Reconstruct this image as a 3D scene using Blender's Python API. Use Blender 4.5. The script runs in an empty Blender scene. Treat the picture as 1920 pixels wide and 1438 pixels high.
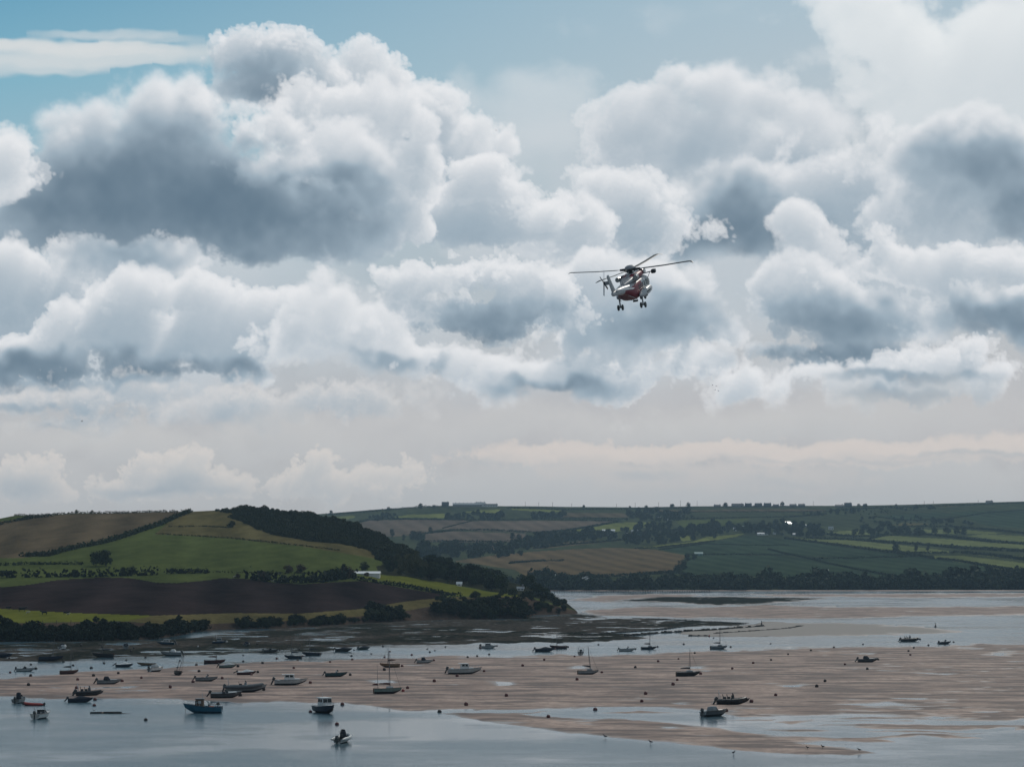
import bpy, bmesh, math, random
import numpy as np
from mathutils import Vector, Matrix, Euler

SC = bpy.context.scene
COL = SC.collection
random.seed(7)
RNG = np.random.default_rng(11)
R = math.radians

# ---------------------------------------------------------------- camera, world, sun, exposure
F = 4516.0            # focal length in pixels of a 1920 wide frame
HY = 1050.0           # row of the true horizon
CAMZ = 24.0           # eye height above the water
cam_d = bpy.data.cameras.new('camera')
cam = bpy.data.objects.new('camera', cam_d)
COL.objects.link(cam)
cam.location = (0, 0, CAMZ)
cam.rotation_euler = (R(90), 0, 0)
cam_d.sensor_fit = 'HORIZONTAL'
cam_d.sensor_width = 36.0
cam_d.lens = 36.0 * F / 1920.0
cam_d.shift_y = (HY - 719.0) / 1920.0
cam_d.clip_start = 1.0
cam_d.clip_end = 40000.0
SC.camera = cam
SC.view_settings.view_transform = 'Standard'
SC.view_settings.look = 'None'
SC.view_settings.exposure = -0.6
SC.view_settings.gamma = 1.0
SC.render.engine = 'CYCLES'
SC.cycles.use_denoising = True
SC.cycles.max_bounces = 6
SC.cycles.diffuse_bounces = 2
SC.cycles.glossy_bounces = 3
SC.cycles.transmission_bounces = 2
SC.cycles.transparent_max_bounces = 4
SC.cycles.volume_bounces = 1

SUN_EL, SUN_AZ = R(40), R(22)      # ahead of the camera, to the right, high
sun_d = bpy.data.lights.new('sun', 'SUN')
sun_d.energy = 2.0
sun_d.angle = R(0.5)
sun_d.color = (1.0, 0.95, 0.87)
sun = bpy.data.objects.new('sun', sun_d)
COL.objects.link(sun)
sdir = Vector((math.sin(SUN_AZ) * math.cos(SUN_EL), math.cos(SUN_AZ) * math.cos(SUN_EL), math.sin(SUN_EL)))
sun.rotation_euler = sdir.to_track_quat('Z', 'Y').to_euler()


class NT:
    """small helper that writes node expressions"""
    def __init__(self, tree):
        self.t = tree
    def node(self, kind, **kw):
        n = self.t.nodes.new(kind)
        for k, v in kw.items():
            setattr(n, k, v)
        return n
    def put(self, sock, v):
        if isinstance(v, bpy.types.NodeSocket):
            self.t.links.new(v, sock)
        else:
            sock.default_value = v
    def m(self, op, a, b=None, c=None, clamp=False):
        n = self.node('ShaderNodeMath', operation=op)
        n.use_clamp = clamp
        for i, v in enumerate((a, b, c)):
            if v is not None:
                self.put(n.inputs[i], v)
        return n.outputs[0]
    def vm(self, op, a, b=None, c=None, out=0):
        n = self.node('ShaderNodeVectorMath', operation=op)
        for i, v in enumerate((a, b, c)):
            if v is not None:
                self.put(n.inputs[i], v)
        return n.outputs[out]
    def scale(self, a, s):
        n = self.node('ShaderNodeVectorMath', operation='SCALE')
        self.put(n.inputs[0], a)
        self.put(n.inputs['Scale'], s)
        return n.outputs[0]
    def sstep(self, v, lo, hi, to0=0.0, to1=1.0):
        n = self.node('ShaderNodeMapRange', interpolation_type='SMOOTHSTEP')
        self.put(n.inputs[0], v)
        for i, x in ((1, lo), (2, hi), (3, to0), (4, to1)):
            self.put(n.inputs[i], x)
        return n.outputs[0]
    def lin(self, v, lo, hi, to0=0.0, to1=1.0):
        n = self.node('ShaderNodeMapRange', interpolation_type='LINEAR')
        n.clamp = True
        self.put(n.inputs[0], v)
        for i, x in ((1, lo), (2, hi), (3, to0), (4, to1)):
            self.put(n.inputs[i], x)
        return n.outputs[0]
    def mix(self, fac, a, b):
        n = self.node('ShaderNodeMix', data_type='RGBA')
        self.put(n.inputs[0], fac)
        for i, v in ((6, a), (7, b)):
            if isinstance(v, tuple) and len(v) == 3:
                v = (*v, 1.0)
            self.put(n.inputs[i], v)
        return n.outputs[2]
    def noise(self, vec, scale, detail=4.0, rough=0.5, dims='3D', out=0, dist=0.0, lac=2.0):
        n = self.node('ShaderNodeTexNoise', noise_dimensions=dims)
        self.put(n.inputs['Vector'], vec)
        n.inputs['Scale'].default_value = scale
        n.inputs['Detail'].default_value = detail
        n.inputs['Roughness'].default_value = rough
        n.inputs['Lacunarity'].default_value = lac
        n.inputs['Distortion'].default_value = dist
        return n.outputs[out]
    def voro(self, vec, scale, detail=0.0, rough=0.5, smooth=0.4, dims='2D'):
        n = self.node('ShaderNodeTexVoronoi', voronoi_dimensions=dims, feature='SMOOTH_F1')
        n.normalize = True
        self.put(n.inputs['Vector'], vec)
        n.inputs['Scale'].default_value = scale
        n.inputs['Detail'].default_value = detail
        n.inputs['Roughness'].default_value = rough
        n.inputs['Smoothness'].default_value = smooth
        return n.outputs[0]


def s2l(*c):
    return tuple(((x / 255.0 + 0.055) / 1.055) ** 2.4 if x > 10 else x / 255.0 / 12.92 for x in c)


WS = 0.10    # strength of the world background; cloud colours below are divided by it
def cl(*c):
    return tuple(x / WS for x in s2l(*c))


world = bpy.data.worlds.new('World')
SC.world = world
world.use_nodes = True
wt = world.node_tree
wt.nodes.clear()
W = NT(wt)
tc = W.node('ShaderNodeTexCoord')
dirv = tc.outputs['Generated']
sep = W.node('ShaderNodeSeparateXYZ')
wt.links.new(dirv, sep.inputs[0])
dx, dy, dz = sep.outputs
dyc = W.m('MAXIMUM', dy, 0.02)
U = W.m('MULTIPLY_ADD', W.m('DIVIDE', dx, dyc), F, 960.0)       # bearing, in units of 1/F radian
V = W.m('MULTIPLY_ADD', W.m('DIVIDE', dz, dyc), -F, HY)         # elevation, downwards
sky = W.node('ShaderNodeTexSky', sky_type='NISHITA')
sky.sun_disc = False
sky.sun_elevation = SUN_EL
sky.sun_rotation = SUN_AZ
sky.altitude = 30
sky.air_density = 1.0
sky.dust_density = 2.0
sky.ozone_density = 1.5
skyc = sky.outputs[0]

# broken cloud all round; the part of the sky ahead is the backdrop named sky, built further down
hz = W.m('MAXIMUM', W.sstep(V, 60.0, 780.0), W.sstep(U, 100.0, 1500.0, 0.0, 0.85))
hzc = W.mix(W.sstep(V, 150.0, 820.0), cl(160, 186, 202), cl(186, 186, 189))
clear = W.mix(W.m('MULTIPLY', hz, 0.9), W.vm('MULTIPLY', skyc, (0.52, 0.90, 0.96)), hzc)
zc = W.m('ADD', W.m('MAXIMUM', dz, 0.0), 0.16)
gp = W.vm('DIVIDE', dirv, W.node('ShaderNodeCombineXYZ').outputs[0])
cz = gp.node.inputs[1].links[0].from_node
for i in range(3):
    wt.links.new(zc, cz.inputs[i])
gn = W.noise(gp, 1.3, 6, 0.55)
gcol = W.mix(W.noise(gp, 2.1, 4, 0.5), cl(150, 166, 180), cl(226, 226, 228))
c = W.mix(W.sstep(gn, 0.40, 0.60), clear, gcol)
# under the horizon
c = W.mix(W.sstep(dz, 0.0, -0.02), c, cl(150, 150, 150))

bg = W.node('ShaderNodeBackground')
bg.inputs['Strength'].default_value = WS
wt.links.new(c, bg.inputs['Color'])
wo = W.node('ShaderNodeOutputWorld')
wt.links.new(bg.outputs[0], wo.inputs['Surface'])
world.cycles.sampling_method = 'MANUAL'
world.cycles.sample_map_resolution = 512

# ---- clouds: a small light-transport simulation through a field of cloud density ----
STEP = 1.8                               # angular grid, in units of 1/F radian
GX0, GX1, GY0, GY1 = -160.0, 2120.0, -150.0, 1010.0
GXS = np.arange(GX0, GX1, STEP, dtype=np.float32)
GYS = np.arange(GY0, GY1, STEP, dtype=np.float32)
NW, NH = len(GXS), len(GYS)


def bspline(coords, lam):
    c = (coords - coords[0]) / lam
    i = np.floor(c).astype(int)
    t = (c - i).astype(np.float32)
    n = int(i.max()) + 4
    A = np.zeros((len(coords), n), np.float32)
    r = np.arange(len(coords))
    A[r, i] = (1 - t) ** 3 / 6
    A[r, i + 1] = (3 * t ** 3 - 6 * t ** 2 + 4) / 6
    A[r, i + 2] = (-3 * t ** 3 + 3 * t ** 2 + 3 * t + 1) / 6
    A[r, i + 3] = t ** 3 / 6
    return A


class SliceNoise:
    """smooth noise in (x, y, z), asked for one z slice at a time; about unit deviation"""
    def __init__(self, xs, ys, lam, seed, stretch=1.0):
        self.Ax, self.Ay = bspline(xs, lam * stretch), bspline(ys, lam)
        self.lam, self.seed, self.cache = lam, seed, {}
    def knot(self, k):
        if k not in self.cache:
            if len(self.cache) > 3:
                self.cache.pop(max(self.cache))
            g = np.random.default_rng(self.seed * 7919 + k + 1000)
            L = g.standard_normal((self.Ay.shape[1], self.Ax.shape[1])).astype(np.float32)
            self.cache[k] = (self.Ay @ L @ self.Ax.T) * 2.1
        return self.cache[k]
    def at(self, z):
        c = z / self.lam
        if self.lam < 14.0:                       # finer than the slices: one field each
            return self.knot(math.floor(z / 9.0) * 3 + 1) * 1.0
        k = math.floor(c)
        t = c - k
        a, b = (1 - t), t
        nrm = 1.0 / math.sqrt(a * a + b * b)
        return self.knot(k) * (a * nrm) + self.knot(k + 1) * (b * nrm)


def shift(a, sx, sy):
    """a sampled at (x + sx, y + sy) cells, edges held"""
    ix, iy = math.floor(sx), math.floor(sy)
    fx, fy = sx - ix, sy - iy
    def tk(dx_, dy_):
        xi = np.clip(np.arange(a.shape[1]) + dx_, 0, a.shape[1] - 1)
        yi = np.clip(np.arange(a.shape[0]) + dy_, 0, a.shape[0] - 1)
        return a[yi][:, xi]
    top = tk(ix, iy) * (1 - fx) + tk(ix + 1, iy) * fx
    bot = tk(ix, iy + 1) * (1 - fx) + tk(ix + 1, iy + 1) * fx
    return top * (1 - fy) + bot * fy


LIN = lambda *c: np.array(s2l(*c), np.float32)


def cloud_group(img, blobs, seed, white=(236, 237, 239), dark=(86, 109, 128), soft=7.0, puff=1.0, wisp=0.0, sigma=0.045, absorb=0.012,
                dz=10.5, depth=1.0, shade=(), bud=5, stretch=1.5, big=90.0, opac=1.0, warp=15.0, mid=(158, 175, 188)):
    """blobs: (x, y, rx, ry[, z]) ; marches from the far side, where the sun stands, to the near side"""
    # smaller heads budding from the big ones, mostly from their upper sides
    rk = np.random.default_rng(seed * 101)
    kidsb = []
    for b in blobs:
        m = min(b[2], b[3])
        if m < 20 or not bud:
            continue
        for k in range(bud):
            an = rk.uniform(-0.35, 3.5)
            rr = m * rk.uniform(0.16, 0.42)
            f = rk.uniform(0.82, 1.02)
            kidsb.append((b[0] + math.cos(an) * b[2] * f, b[1] - math.sin(an) * b[3] * f, rr * rk.uniform(1.0, 1.35), rr, (b[4] if len(b) > 4 else 0.0) + rk.uniform(-0.7, 0.7) * m))
    blobs = list(blobs) + kidsb
    pad = 70 + 2 * warp + 10 * puff + 4 * wisp
    x0 = min(b[0] - b[2] for b in blobs) - pad
    x1 = max(b[0] + b[2] for b in blobs) + pad
    y0 = min(b[1] - b[3] for b in blobs) - pad
    y1 = max(b[1] + b[3] for b in blobs) + pad
    i0, i1 = max(0, int((x0 - GX0) / STEP)), min(NW, int((x1 - GX0) / STEP))
    j0, j1 = max(0, int((y0 - GY0) / STEP)), min(NH, int((y1 - GY0) / STEP))
    xs, ys = GXS[i0:i1], GYS[j0:j1]
    X, Y = np.meshgrid(xs, ys)
    n1, n2 = SliceNoise(xs, ys, big * 1.6, seed + 1), SliceNoise(xs, ys, big * 1.6, seed + 2)
    n3, n4 = SliceNoise(xs, ys, big * 0.5, seed + 3), SliceNoise(xs, ys, big * 0.5, seed + 4)
    WX = X + n1.at(0) * warp * 0.8 + n3.at(0) * warp * 0.3
    WY = Y + n2.at(0) * warp * 0.55 + n4.at(0) * warp * 0.3
    n5, n6 = SliceNoise(xs, ys, big * 0.22, seed + 5), SliceNoise(xs, ys, big * 0.22, seed + 6)
    n7 = SliceNoise(xs, ys, big * 0.11, seed + 7)
    SX, SY = WX + (n5.at(0) * 9.0 + n7.at(0) * 4.0) * (big / 90.0) ** 2, WY + (n6.at(0) * 6.0 + n7.at(40) * 3.0) * (big / 90.0) ** 2
    edge_soft = soft * np.clip(np.exp(0.75 * n2.at(60) + 0.3 * n4.at(60)), 0.45, 3.2)
    bl = [(b[0], b[1], b[2], b[3], (b[4] if len(b) > 4 else 0.0), (b[2] * 0.35 + b[3] * 0.65) * depth) for b in blobs]
    zlo = min(b[4] - b[5] for b in bl) - 24
    zhi = max(b[4] + b[5] for b in bl) + 24
    octs = [(big, 16.0), (big / 2.1, 12.0), (big / 4.4, 8.0), (big / 9, 5.4), (big / 18, 3.4)]
    octs = [(SliceNoise(xs, ys, max(l, 4.0), seed * 13 + k), a) for k, (l, a) in enumerate(octs)]
    wis = [SliceNoise(xs, ys, l, seed * 17 + k, stretch) for k, l in enumerate((big * 1.1, big * 0.55, big * 0.28, big * 0.14, big * 0.07))]
    tau = np.zeros(X.shape, np.float32)
    amb = np.zeros(X.shape, np.float32)
    out = img[j0:j1, i0:i1]
    lw, ld, lm = LIN(*white), LIN(*dark), LIN(*mid)
    tx, ty = math.tan(SUN_AZ), -math.tan(SUN_EL) / math.cos(SUN_AZ)
    plen = math.sqrt(1 + tx * tx + ty * ty) * dz
    sh = None
    if shade:
        sh = np.zeros(X.shape, np.float32)
        for (cx, cy, rx, ry, k) in shade:
            r2 = ((SX - cx) / rx) ** 2 + ((SY - cy) / ry) ** 2
            sh += k * np.exp(-1.2 * r2)
        shn = np.clip(1.0 + 0.16 * n4.at(30) + 0.09 * n5.at(30) + 0.05 * n7.at(30), 0.1, 2.0)
        sh = sh * shn
    mg = warp * 2 + 24 + 4 * wisp + soft
    z = zhi
    while z > zlo:
        D = np.full(X.shape, -1e3, np.float32)
        for (cx, cy, rx, ry, cz, rz) in bl:
            q = (z - cz) / rz
            if abs(q) > 1.35:
                continue
            m = min(rx, ry)
            ee = 1.5
            a0, a1 = np.searchsorted(xs, (cx - rx * ee - mg, cx + rx * ee + mg))
            b0, b1 = np.searchsorted(ys, (cy - ry * ee - mg, cy + ry * ee + mg))
            if a1 <= a0 or b1 <= b0:
                continue
            dd = m * (1 - np.sqrt(((WX[b0:b1, a0:a1] - cx) / rx) ** 2 + ((WY[b0:b1, a0:a1] - cy) / ry) ** 2 + q * q))
            S = D[b0:b1, a0:a1]
            h = np.maximum(16.0 - np.abs(S - dd), 0) / 16.0
            D[b0:b1, a0:a1] = np.maximum(S, dd) + h * h * 4.0
        if D.max() < -60:
            z -= dz
            tau = shift(tau, tx * dz / STEP, ty * dz / STEP)
            continue
        for o, a in octs:
            D += (np.minimum(np.abs(o.at(z)), 1.7) - 0.82) * (a * puff)
        if wisp:
            w = 0
            for k, o in enumerate(wis):
                w = w + o.at(z) * (wisp * 0.6 ** k)
            D += w
        rho = np.clip((D + edge_soft * 0.4) / edge_soft, 0, 1)
        rho *= rho * (3 - 2 * rho)
        tau = shift(tau, tx * dz / STEP, ty * dz / STEP)
        amb = shift(amb, 0.0, -dz / STEP)
        t2 = tau + (sh * 1.0 if sh is not None else 0)
        # several orders of scattering, each dimmed less by the depth of cloud above
        s = 0.40 * np.exp(-2.6 * t2) + 0.38 * np.exp(-0.50 * t2) + 0.22 * np.exp(-0.14 * t2)
        s *= 0.78 + 0.22 * np.exp(-1.1 * amb)
        a = (1 - np.exp(-rho * (sigma * dz))) * opac
        s1, s2 = np.minimum(s * (1 / 0.36), 1.0), np.clip((s - 0.36) * (1 / 0.59), 0.0, 1.0)
        for ch in range(3):
            out[..., ch] += a * (ld[ch] + s1 * (lm[ch] - ld[ch]) + s2 * (lw[ch] - lm[ch]) - out[..., ch])
        tau += rho * (absorb * plen)
        amb += rho * (absorb * dz * 2.2)
        z -= dz

def ramp(t, stops):
    xs = [s[0] for s in stops]
    cs = np.array([LIN(*s[1]) for s in stops])
    return np.stack([np.interp(t, xs, cs[:, k]) for k in range(3)], -1)


def paint_sky():
    X, Y = np.meshgrid(GXS, GYS)
    img = np.zeros((NH, NW, 4), np.float32)
    left = ramp(Y, [(-150, (92, 154, 186)), (0, (106, 163, 190)), (150, (128, 178, 198)), (350, (158, 188, 201)), (560, (172, 188, 199)), (800, (190, 191, 193)), (940, (189, 188, 188))])
    right = ramp(Y, [(-150, (164, 190, 204)), (0, (174, 194, 206)), (250, (188, 198, 205)), (560, (190, 196, 200)), (780, (194, 192, 193)), (940, (189, 188, 188))])
    t = np.clip((X + 100) / 1700.0, 0, 1)[..., None]
    t = t * t * (3 - 2 * t) * 0.4 + t * 0.6
    img[..., :3] = left * (1 - t) + right * t
    G = lambda *a, **k: cloud_group(img, *a, **k)
    # high streaks
    st = dict(white=(216, 220, 221), dark=(190, 200, 205), mid=(205, 211, 214), soft=9, bud=0, puff=0.05, stretch=9.0, sigma=0.03, absorb=0.001, warp=5, depth=0.8, dz=6.0, big=34)
    G([(20, 92, 210, 10), (150, 95, 150, 9), (255, 103, 90, 5), (330, 110, 40, 2), (10, 118, 100, 9), (95, 122, 90, 6), (60, 138, 60, 3), (190, 112, 70, 4)], 3, wisp=3.2, opac=0.85, **st)
    st['soft'] = 5
    G([(190, 62, 66, 3.5), (220, 70, 84, 4), (285, 77, 36, 2), (140, 66, 30, 3)], 4, wisp=1.6, opac=0.7, **st)
    # soft veils upper right
    G([(1720, 50, 190, 90), (1860, 100, 190, 130), (1640, 150, 100, 60), (1800, 210, 190, 100), (1960, 160, 120, 180), (1600, 40, 80, 60)], 5, white=(236, 239, 240), dark=(172, 187, 198), mid=(200, 209, 215),
      soft=46, puff=0.9, wisp=13, sigma=0.022, absorb=0.0028, warp=34, depth=0.8, dz=14.0, bud=3)
    G([(1040, 162, 66, 26), (1440, 105, 110, 18), (1010, 230, 60, 40), (890, 180, 44, 44), (1290, 40, 70, 12)], 51, white=(216, 222, 226), dark=(172, 187, 198), mid=(195, 205, 212), soft=40, puff=0.7, wisp=12, sigma=0.010, absorb=0.003, warp=30, depth=0.8)
    # thin cloud filling the gaps of the middle sky
    G([(250, 520, 330, 60), (700, 620, 300, 70), (1150, 560, 300, 110), (1600, 520, 330, 120), (1000, 470, 200, 40), (1850, 480, 200, 120), (350, 690, 330, 46), (1150, 690, 240, 36), (950, 330, 90, 60), (1120, 330, 140, 90)], 6,
      white=(212, 216, 220), dark=(158, 176, 190), mid=(176, 190, 201), soft=60, puff=0.8, wisp=16, sigma=0.012, absorb=0.004, depth=0.5, opac=0.9, dz=18.0, bud=0)
    # right mass
    G([(1180, 205, 46, 50), (1240, 190, 66, 48), (1330, 185, 90, 50), (1430, 200, 80, 56), (1500, 245, 66, 66), (1150, 280, 80, 60), (1300, 270, 170, 80), (1440, 300, 110, 80),
       (1090, 250, 34, 40)], 8, soft=18, sigma=0.026, absorb=0.006, wisp=9)
    G([(1650, 280, 40, 36), (1600, 350, 110, 76), (1480, 390, 120, 90), (1400, 410, 150, 70), (1330, 380, 70, 50), (1250, 450, 190, 36), (1540, 460, 100, 46)], 81, soft=13, sigma=0.03, absorb=0.008, wisp=5,
      shade=[(1370, 400, 70, 50, 2.2), (1410, 440, 120, 40, 3.0), (1260, 455, 180, 26, 3.5)])
    G([(1760, 300, 110, 54), (1850, 300, 130, 70), (1770, 400, 110, 60), (1920, 370, 90, 90), (1990, 300, 90, 120)], 9, soft=20, sigma=0.024, absorb=0.007, wisp=8,
      shade=[(1850, 310, 110, 46, 2.6), (1895, 410, 50, 46, 2.2)])
    G([(1140, 350, 80, 60), (1220, 375, 76, 50), (1170, 420, 120, 36), (1285, 410, 44, 30), (1070, 390, 54, 46), (1010, 430, 70, 36)], 10, soft=12, sigma=0.035, absorb=0.0068, wisp=4)
    G([(1480, 430, 42, 32), (1530, 470, 56, 38), (1640, 470, 46, 42), (1620, 440, 24, 20), (1790, 500, 110, 42), (1580, 510, 80, 32), (1910, 510, 80, 42), (1690, 510, 56, 36)], 11, soft=9, absorb=0.007)
    # big cloud
    G([(700, 135, 46, 38), (752, 158, 40, 54), (660, 165, 50, 46), (790, 240, 84, 70), (860, 245, 38, 44), (870, 330, 80, 76), (740, 260, 96, 76)], 21, soft=8, absorb=0.0062)
    G([(500, 92, 84, 56), (565, 82, 44, 40), (480, 62, 42, 30), (428, 115, 40, 38), (590, 115, 32, 48), (520, 160, 104, 56), (440, 170, 60, 50)], 22, soft=6, absorb=0.011, warp=20,
      shade=[(470, 140, 70, 40, 1.6), (515, 185, 80, 26, 2.0)])
    G([(960, 395, 110, 64), (1070, 430, 60, 48), (840, 410, 120, 64), (900, 350, 60, 60)], 23, soft=13, absorb=0.0065, wisp=4)
    G([(560, 190, 46, 28), (650, 200, 86, 50), (700, 250, 80, 56), (600, 240, 106, 46), (750, 310, 66, 62), (775, 350, 48, 74), (770, 410, 56, 56), (640, 320, 126, 76)], 24, soft=8, absorb=0.0065)
    G([(300, 235, 120, 60), (190, 268, 104, 46), (370, 225, 66, 60), (110, 330, 90, 60), (260, 320, 190, 84), (300, 370, 260, 84), (120, 385, 110, 46), (490, 400, 236, 68), (230, 410, 220, 40), (620, 395, 90, 56), (450, 450, 170, 22)],
      25, soft=18, absorb=0.011, wisp=5, depth=1.3, shade=[(300, 360, 260, 70, 4.0), (480, 400, 230, 64, 4.0), (320, 270, 70, 46, 2.5), (120, 385, 120, 40, 2.0), (190, 320, 80, 36, 2.5)])
    G([(455, 262, 84, 50), (480, 238, 66, 40), (540, 250, 80, 48), (610, 262, 70, 46), (520, 295, 140, 46), (650, 310, 84, 54), (690, 345, 60, 50)], 26, soft=20, absorb=0.007, depth=0.9, wisp=5, shade=[(540, 350, 200, 34, 3.0), (400, 300, 50, 46, 1.6), (690, 395, 60, 40, 1.2), (480, 268, 60, 16, 0.5)])
    G([(30, 290, 72, 46), (85, 305, 34, 28), (30, 350, 52, 24)], 27, soft=16, absorb=0.004, wisp=5)
    # middle band
    G([(60, 510, 90, 46), (120, 565, 90, 60), (10, 610, 86, 56), (250, 500, 100, 36)], 31, soft=9, absorb=0.007, shade=[(250, 480, 90, 30, 1.5)])
    G([(300, 560, 76, 34), (390, 572, 106, 48), (480, 592, 96, 54), (210, 605, 106, 56), (330, 640, 170, 50), (60, 670, 170, 40), (330, 695, 140, 24), (200, 690, 120, 24)], 32, soft=9, absorb=0.006,
      shade=[(90, 682, 190, 28, 4.0), (320, 700, 130, 22, 3.0), (480, 690, 60, 16, 2.0)])
    G([(560, 585, 46, 38), (625, 575, 56, 40), (700, 605, 52, 46), (640, 640, 110, 54), (560, 650, 100, 54), (730, 680, 90, 40)], 33, soft=9, absorb=0.005, shade=[(730, 705, 60, 18, 1.6)])
    G([(1100, 550, 84, 46), (1190, 535, 96, 46), (1270, 572, 96, 46), (1320, 602, 66, 34), (1200, 620, 160, 46), (1090, 690, 130, 38), (970, 700, 130, 36), (1250, 680, 90, 26)], 34, soft=11, absorb=0.006,
      shade=[(1235, 605, 100, 34, 2.6), (1030, 722, 90, 18, 3.0), (800, 690, 30, 30, 2)])
    G([(1480, 550, 106, 46), (1440, 510, 60, 28), (1700, 592, 100, 46), (1590, 595, 130, 60), (1560, 660, 160, 22)], 35, soft=14, absorb=0.008, wisp=4,
      shade=[(1570, 600, 140, 40, 3.2), (1560, 664, 150, 20, 4.0)])
    G([(1840, 590, 96, 46), (1940, 600, 70, 54), (1720, 640, 56, 26)], 36, soft=12, absorb=0.009, shade=[(1835, 595, 90, 34, 3.2), (1910, 615, 60, 30, 3)])
    G([(790, 522, 70, 32), (850, 504, 62, 32), (930, 504, 86, 36), (1005, 536, 62, 46), (780, 578, 50, 36), (900, 590, 146, 42), (1040, 612, 44, 24)], 37, soft=6, absorb=0.009, big=66,
      shade=[(930, 600, 120, 36, 2.6), (890, 632, 120, 14, 3)])
    G([(1780, 680, 116, 36), (1850, 715, 60, 44), (1700, 738, 110, 24), (1570, 705, 86, 12), (1410, 734, 56, 34)], 38, soft=10, absorb=0.007, dark=(120, 142, 160), big=60,
      shade=[(1720, 708, 110, 11, 3), (1715, 750, 80, 13, 3)])
    G([(1200, 796, 42, 10), (1240, 800, 26, 8), (806, 808, 17, 8), (60, 748, 110, 20), (210, 742, 120, 22), (390, 775, 130, 18), (560, 752, 130, 20), (90, 800, 100, 14), (700, 772, 50, 9)], 39, soft=16, wisp=5,
      white=(218, 217, 217), dark=(140, 158, 172), big=50, warp=16, sigma=0.03, shade=[(40, 764, 80, 8, 2), (150, 718, 170, 10, 2.5), (100, 812, 70, 7, 2)])
    # far veils low down
    G([(300, 830, 420, 26), (900, 800, 300, 20), (1500, 790, 420, 24), (1000, 900, 500, 26), (1700, 900, 380, 22), (300, 940, 500, 18), (1450, 930, 600, 16)], 40,
      white=(204, 203, 202), dark=(178, 184, 189), mid=(189, 191, 193), soft=46, puff=0.7, wisp=13, sigma=0.012, absorb=0.004, depth=0.8, opac=0.8, big=60, dz=14.0, bud=0)
    # low cumulus
    lo = dict(white=(220, 214, 209), dark=(146, 163, 176), mid=(186, 191, 195), big=36, warp=7, soft=3, absorb=0.009, sigma=0.09, dz=5.0, puff=0.6)
    G([(90, 888, 32, 26), (30, 883, 22, 22), (55, 910, 64, 24), (110, 916, 30, 16)], 41, shade=[(50, 914, 44, 18, 1.5)], **lo)
    G([(340, 883, 54, 36), (345, 863, 32, 18), (270, 864, 18, 14), (265, 908, 72, 26), (350, 905, 72, 24), (430, 908, 52, 22), (200, 918, 40, 14)], 42, shade=[(340, 908, 50, 18, 1.5), (300, 920, 130, 8, 1.5)], **lo)
    G([(590, 890, 54, 32), (612, 866, 32, 18), (690, 908, 76, 20), (540, 915, 40, 20), (610, 912, 66, 18)], 43, **lo)
    G([(780, 880, 28, 14), (720, 884, 24, 13), (745, 898, 46, 10)], 44, **lo)
    G([(1110, 843, 120, 8), (1300, 849, 240, 11), (1550, 850, 250, 9), (1800, 843, 210, 10), (1000, 854, 100, 6), (1920, 833, 90, 11)], 45,
      white=(218, 209, 203), dark=(166, 176, 183), mid=(196, 195, 195), big=40, warp=7, soft=7, absorb=0.006, sigma=0.05, dz=4.0, puff=0.5, shade=[(1840, 853, 150, 5, 1.6), (1600, 862, 220, 4, 0.8)])
    G([(1230, 876, 150, 12), (1420, 884, 90, 10), (905, 866, 34, 11), (1180, 892, 60, 10), (1480, 905, 90, 12), (1330, 900, 110, 10)], 46,
      white=(206, 201, 198), dark=(166, 176, 183), mid=(190, 192, 194), big=40, warp=7, soft=16, absorb=0.006, sigma=0.03, dz=5.0, puff=0.5, shade=[(1210, 884, 50, 9, 1.2), (905, 868, 30, 9, 1.2), (1480, 905, 80, 9, 0.7)])
    hz = np.clip((Y - 870) / 140.0, 0, 1)[..., None] * 0.6
    img[..., :3] = img[..., :3] * (1 - hz) + LIN(188, 187, 187) * hz
    return img

# ---------------------------------------------------------------- helpers
def at(px, py, d):
    return Vector(((px - 960.0) / F * d, d, CAMZ - (py - HY) * d / F))


def gd(py):
    return F * CAMZ / (py - HY)


def tag(o, label=None, cat=None, group=None, kind=None):
    if label: o['label'] = label
    if cat: o['category'] = cat
    if group: o['group'] = group
    if kind: o['kind'] = kind
    return o


def mesh_np(name, V_, F_, mats, parent=None, mi=None, smooth=False, attrs=None):
    """V_: (n,3), F_: (m,k) with one k"""
    V_ = np.asarray(V_, np.float32)
    F_ = np.asarray(F_, np.int32)
    me = bpy.data.meshes.new(name)
    me.vertices.add(len(V_))
    me.vertices.foreach_set('co', V_.ravel())
    k = F_.shape[1]
    me.loops.add(F_.size)
    me.loops.foreach_set('vertex_index', F_.ravel())
    me.polygons.add(len(F_))
    me.polygons.foreach_set('loop_start', np.arange(0, F_.size, k, dtype=np.int32))
    me.polygons.foreach_set('loop_total', np.full(len(F_), k, np.int32))
    for m in (mats if isinstance(mats, (list, tuple)) else [mats]):
        me.materials.append(m)
    if mi is not None:
        me.polygons.foreach_set('material_index', np.asarray(mi, np.int32))
    me.polygons.foreach_set('use_smooth', np.full(len(F_), smooth, bool))
    for nm, val in (attrs or {}).items():
        val = np.asarray(val, np.float32)
        if val.ndim == 1:
            a = me.attributes.new(nm, 'FLOAT', 'POINT')
            a.data.foreach_set('value', val)
        else:
            a = me.attributes.new(nm, 'FLOAT_COLOR', 'POINT')
            a.data.foreach_set('color', val.ravel())
    me.update(calc_edges=True)
    o = bpy.data.objects.new(name, me)
    COL.objects.link(o)
    if parent: o.parent = parent
    return o


def grid_faces(nr, nc):
    i = np.arange(nr * nc).reshape(nr, nc)
    return np.stack([i[:-1, :-1], i[:-1, 1:], i[1:, 1:], i[1:, :-1]], -1).reshape(-1, 4)


def empty(name, loc, rz=0.0, rx=0.0, ry=0.0):
    o = bpy.data.objects.new(name, None)
    COL.objects.link(o)
    o.location = loc
    o.rotation_euler = (rx, ry, rz)
    o.empty_display_size = 0.5
    return o


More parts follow.
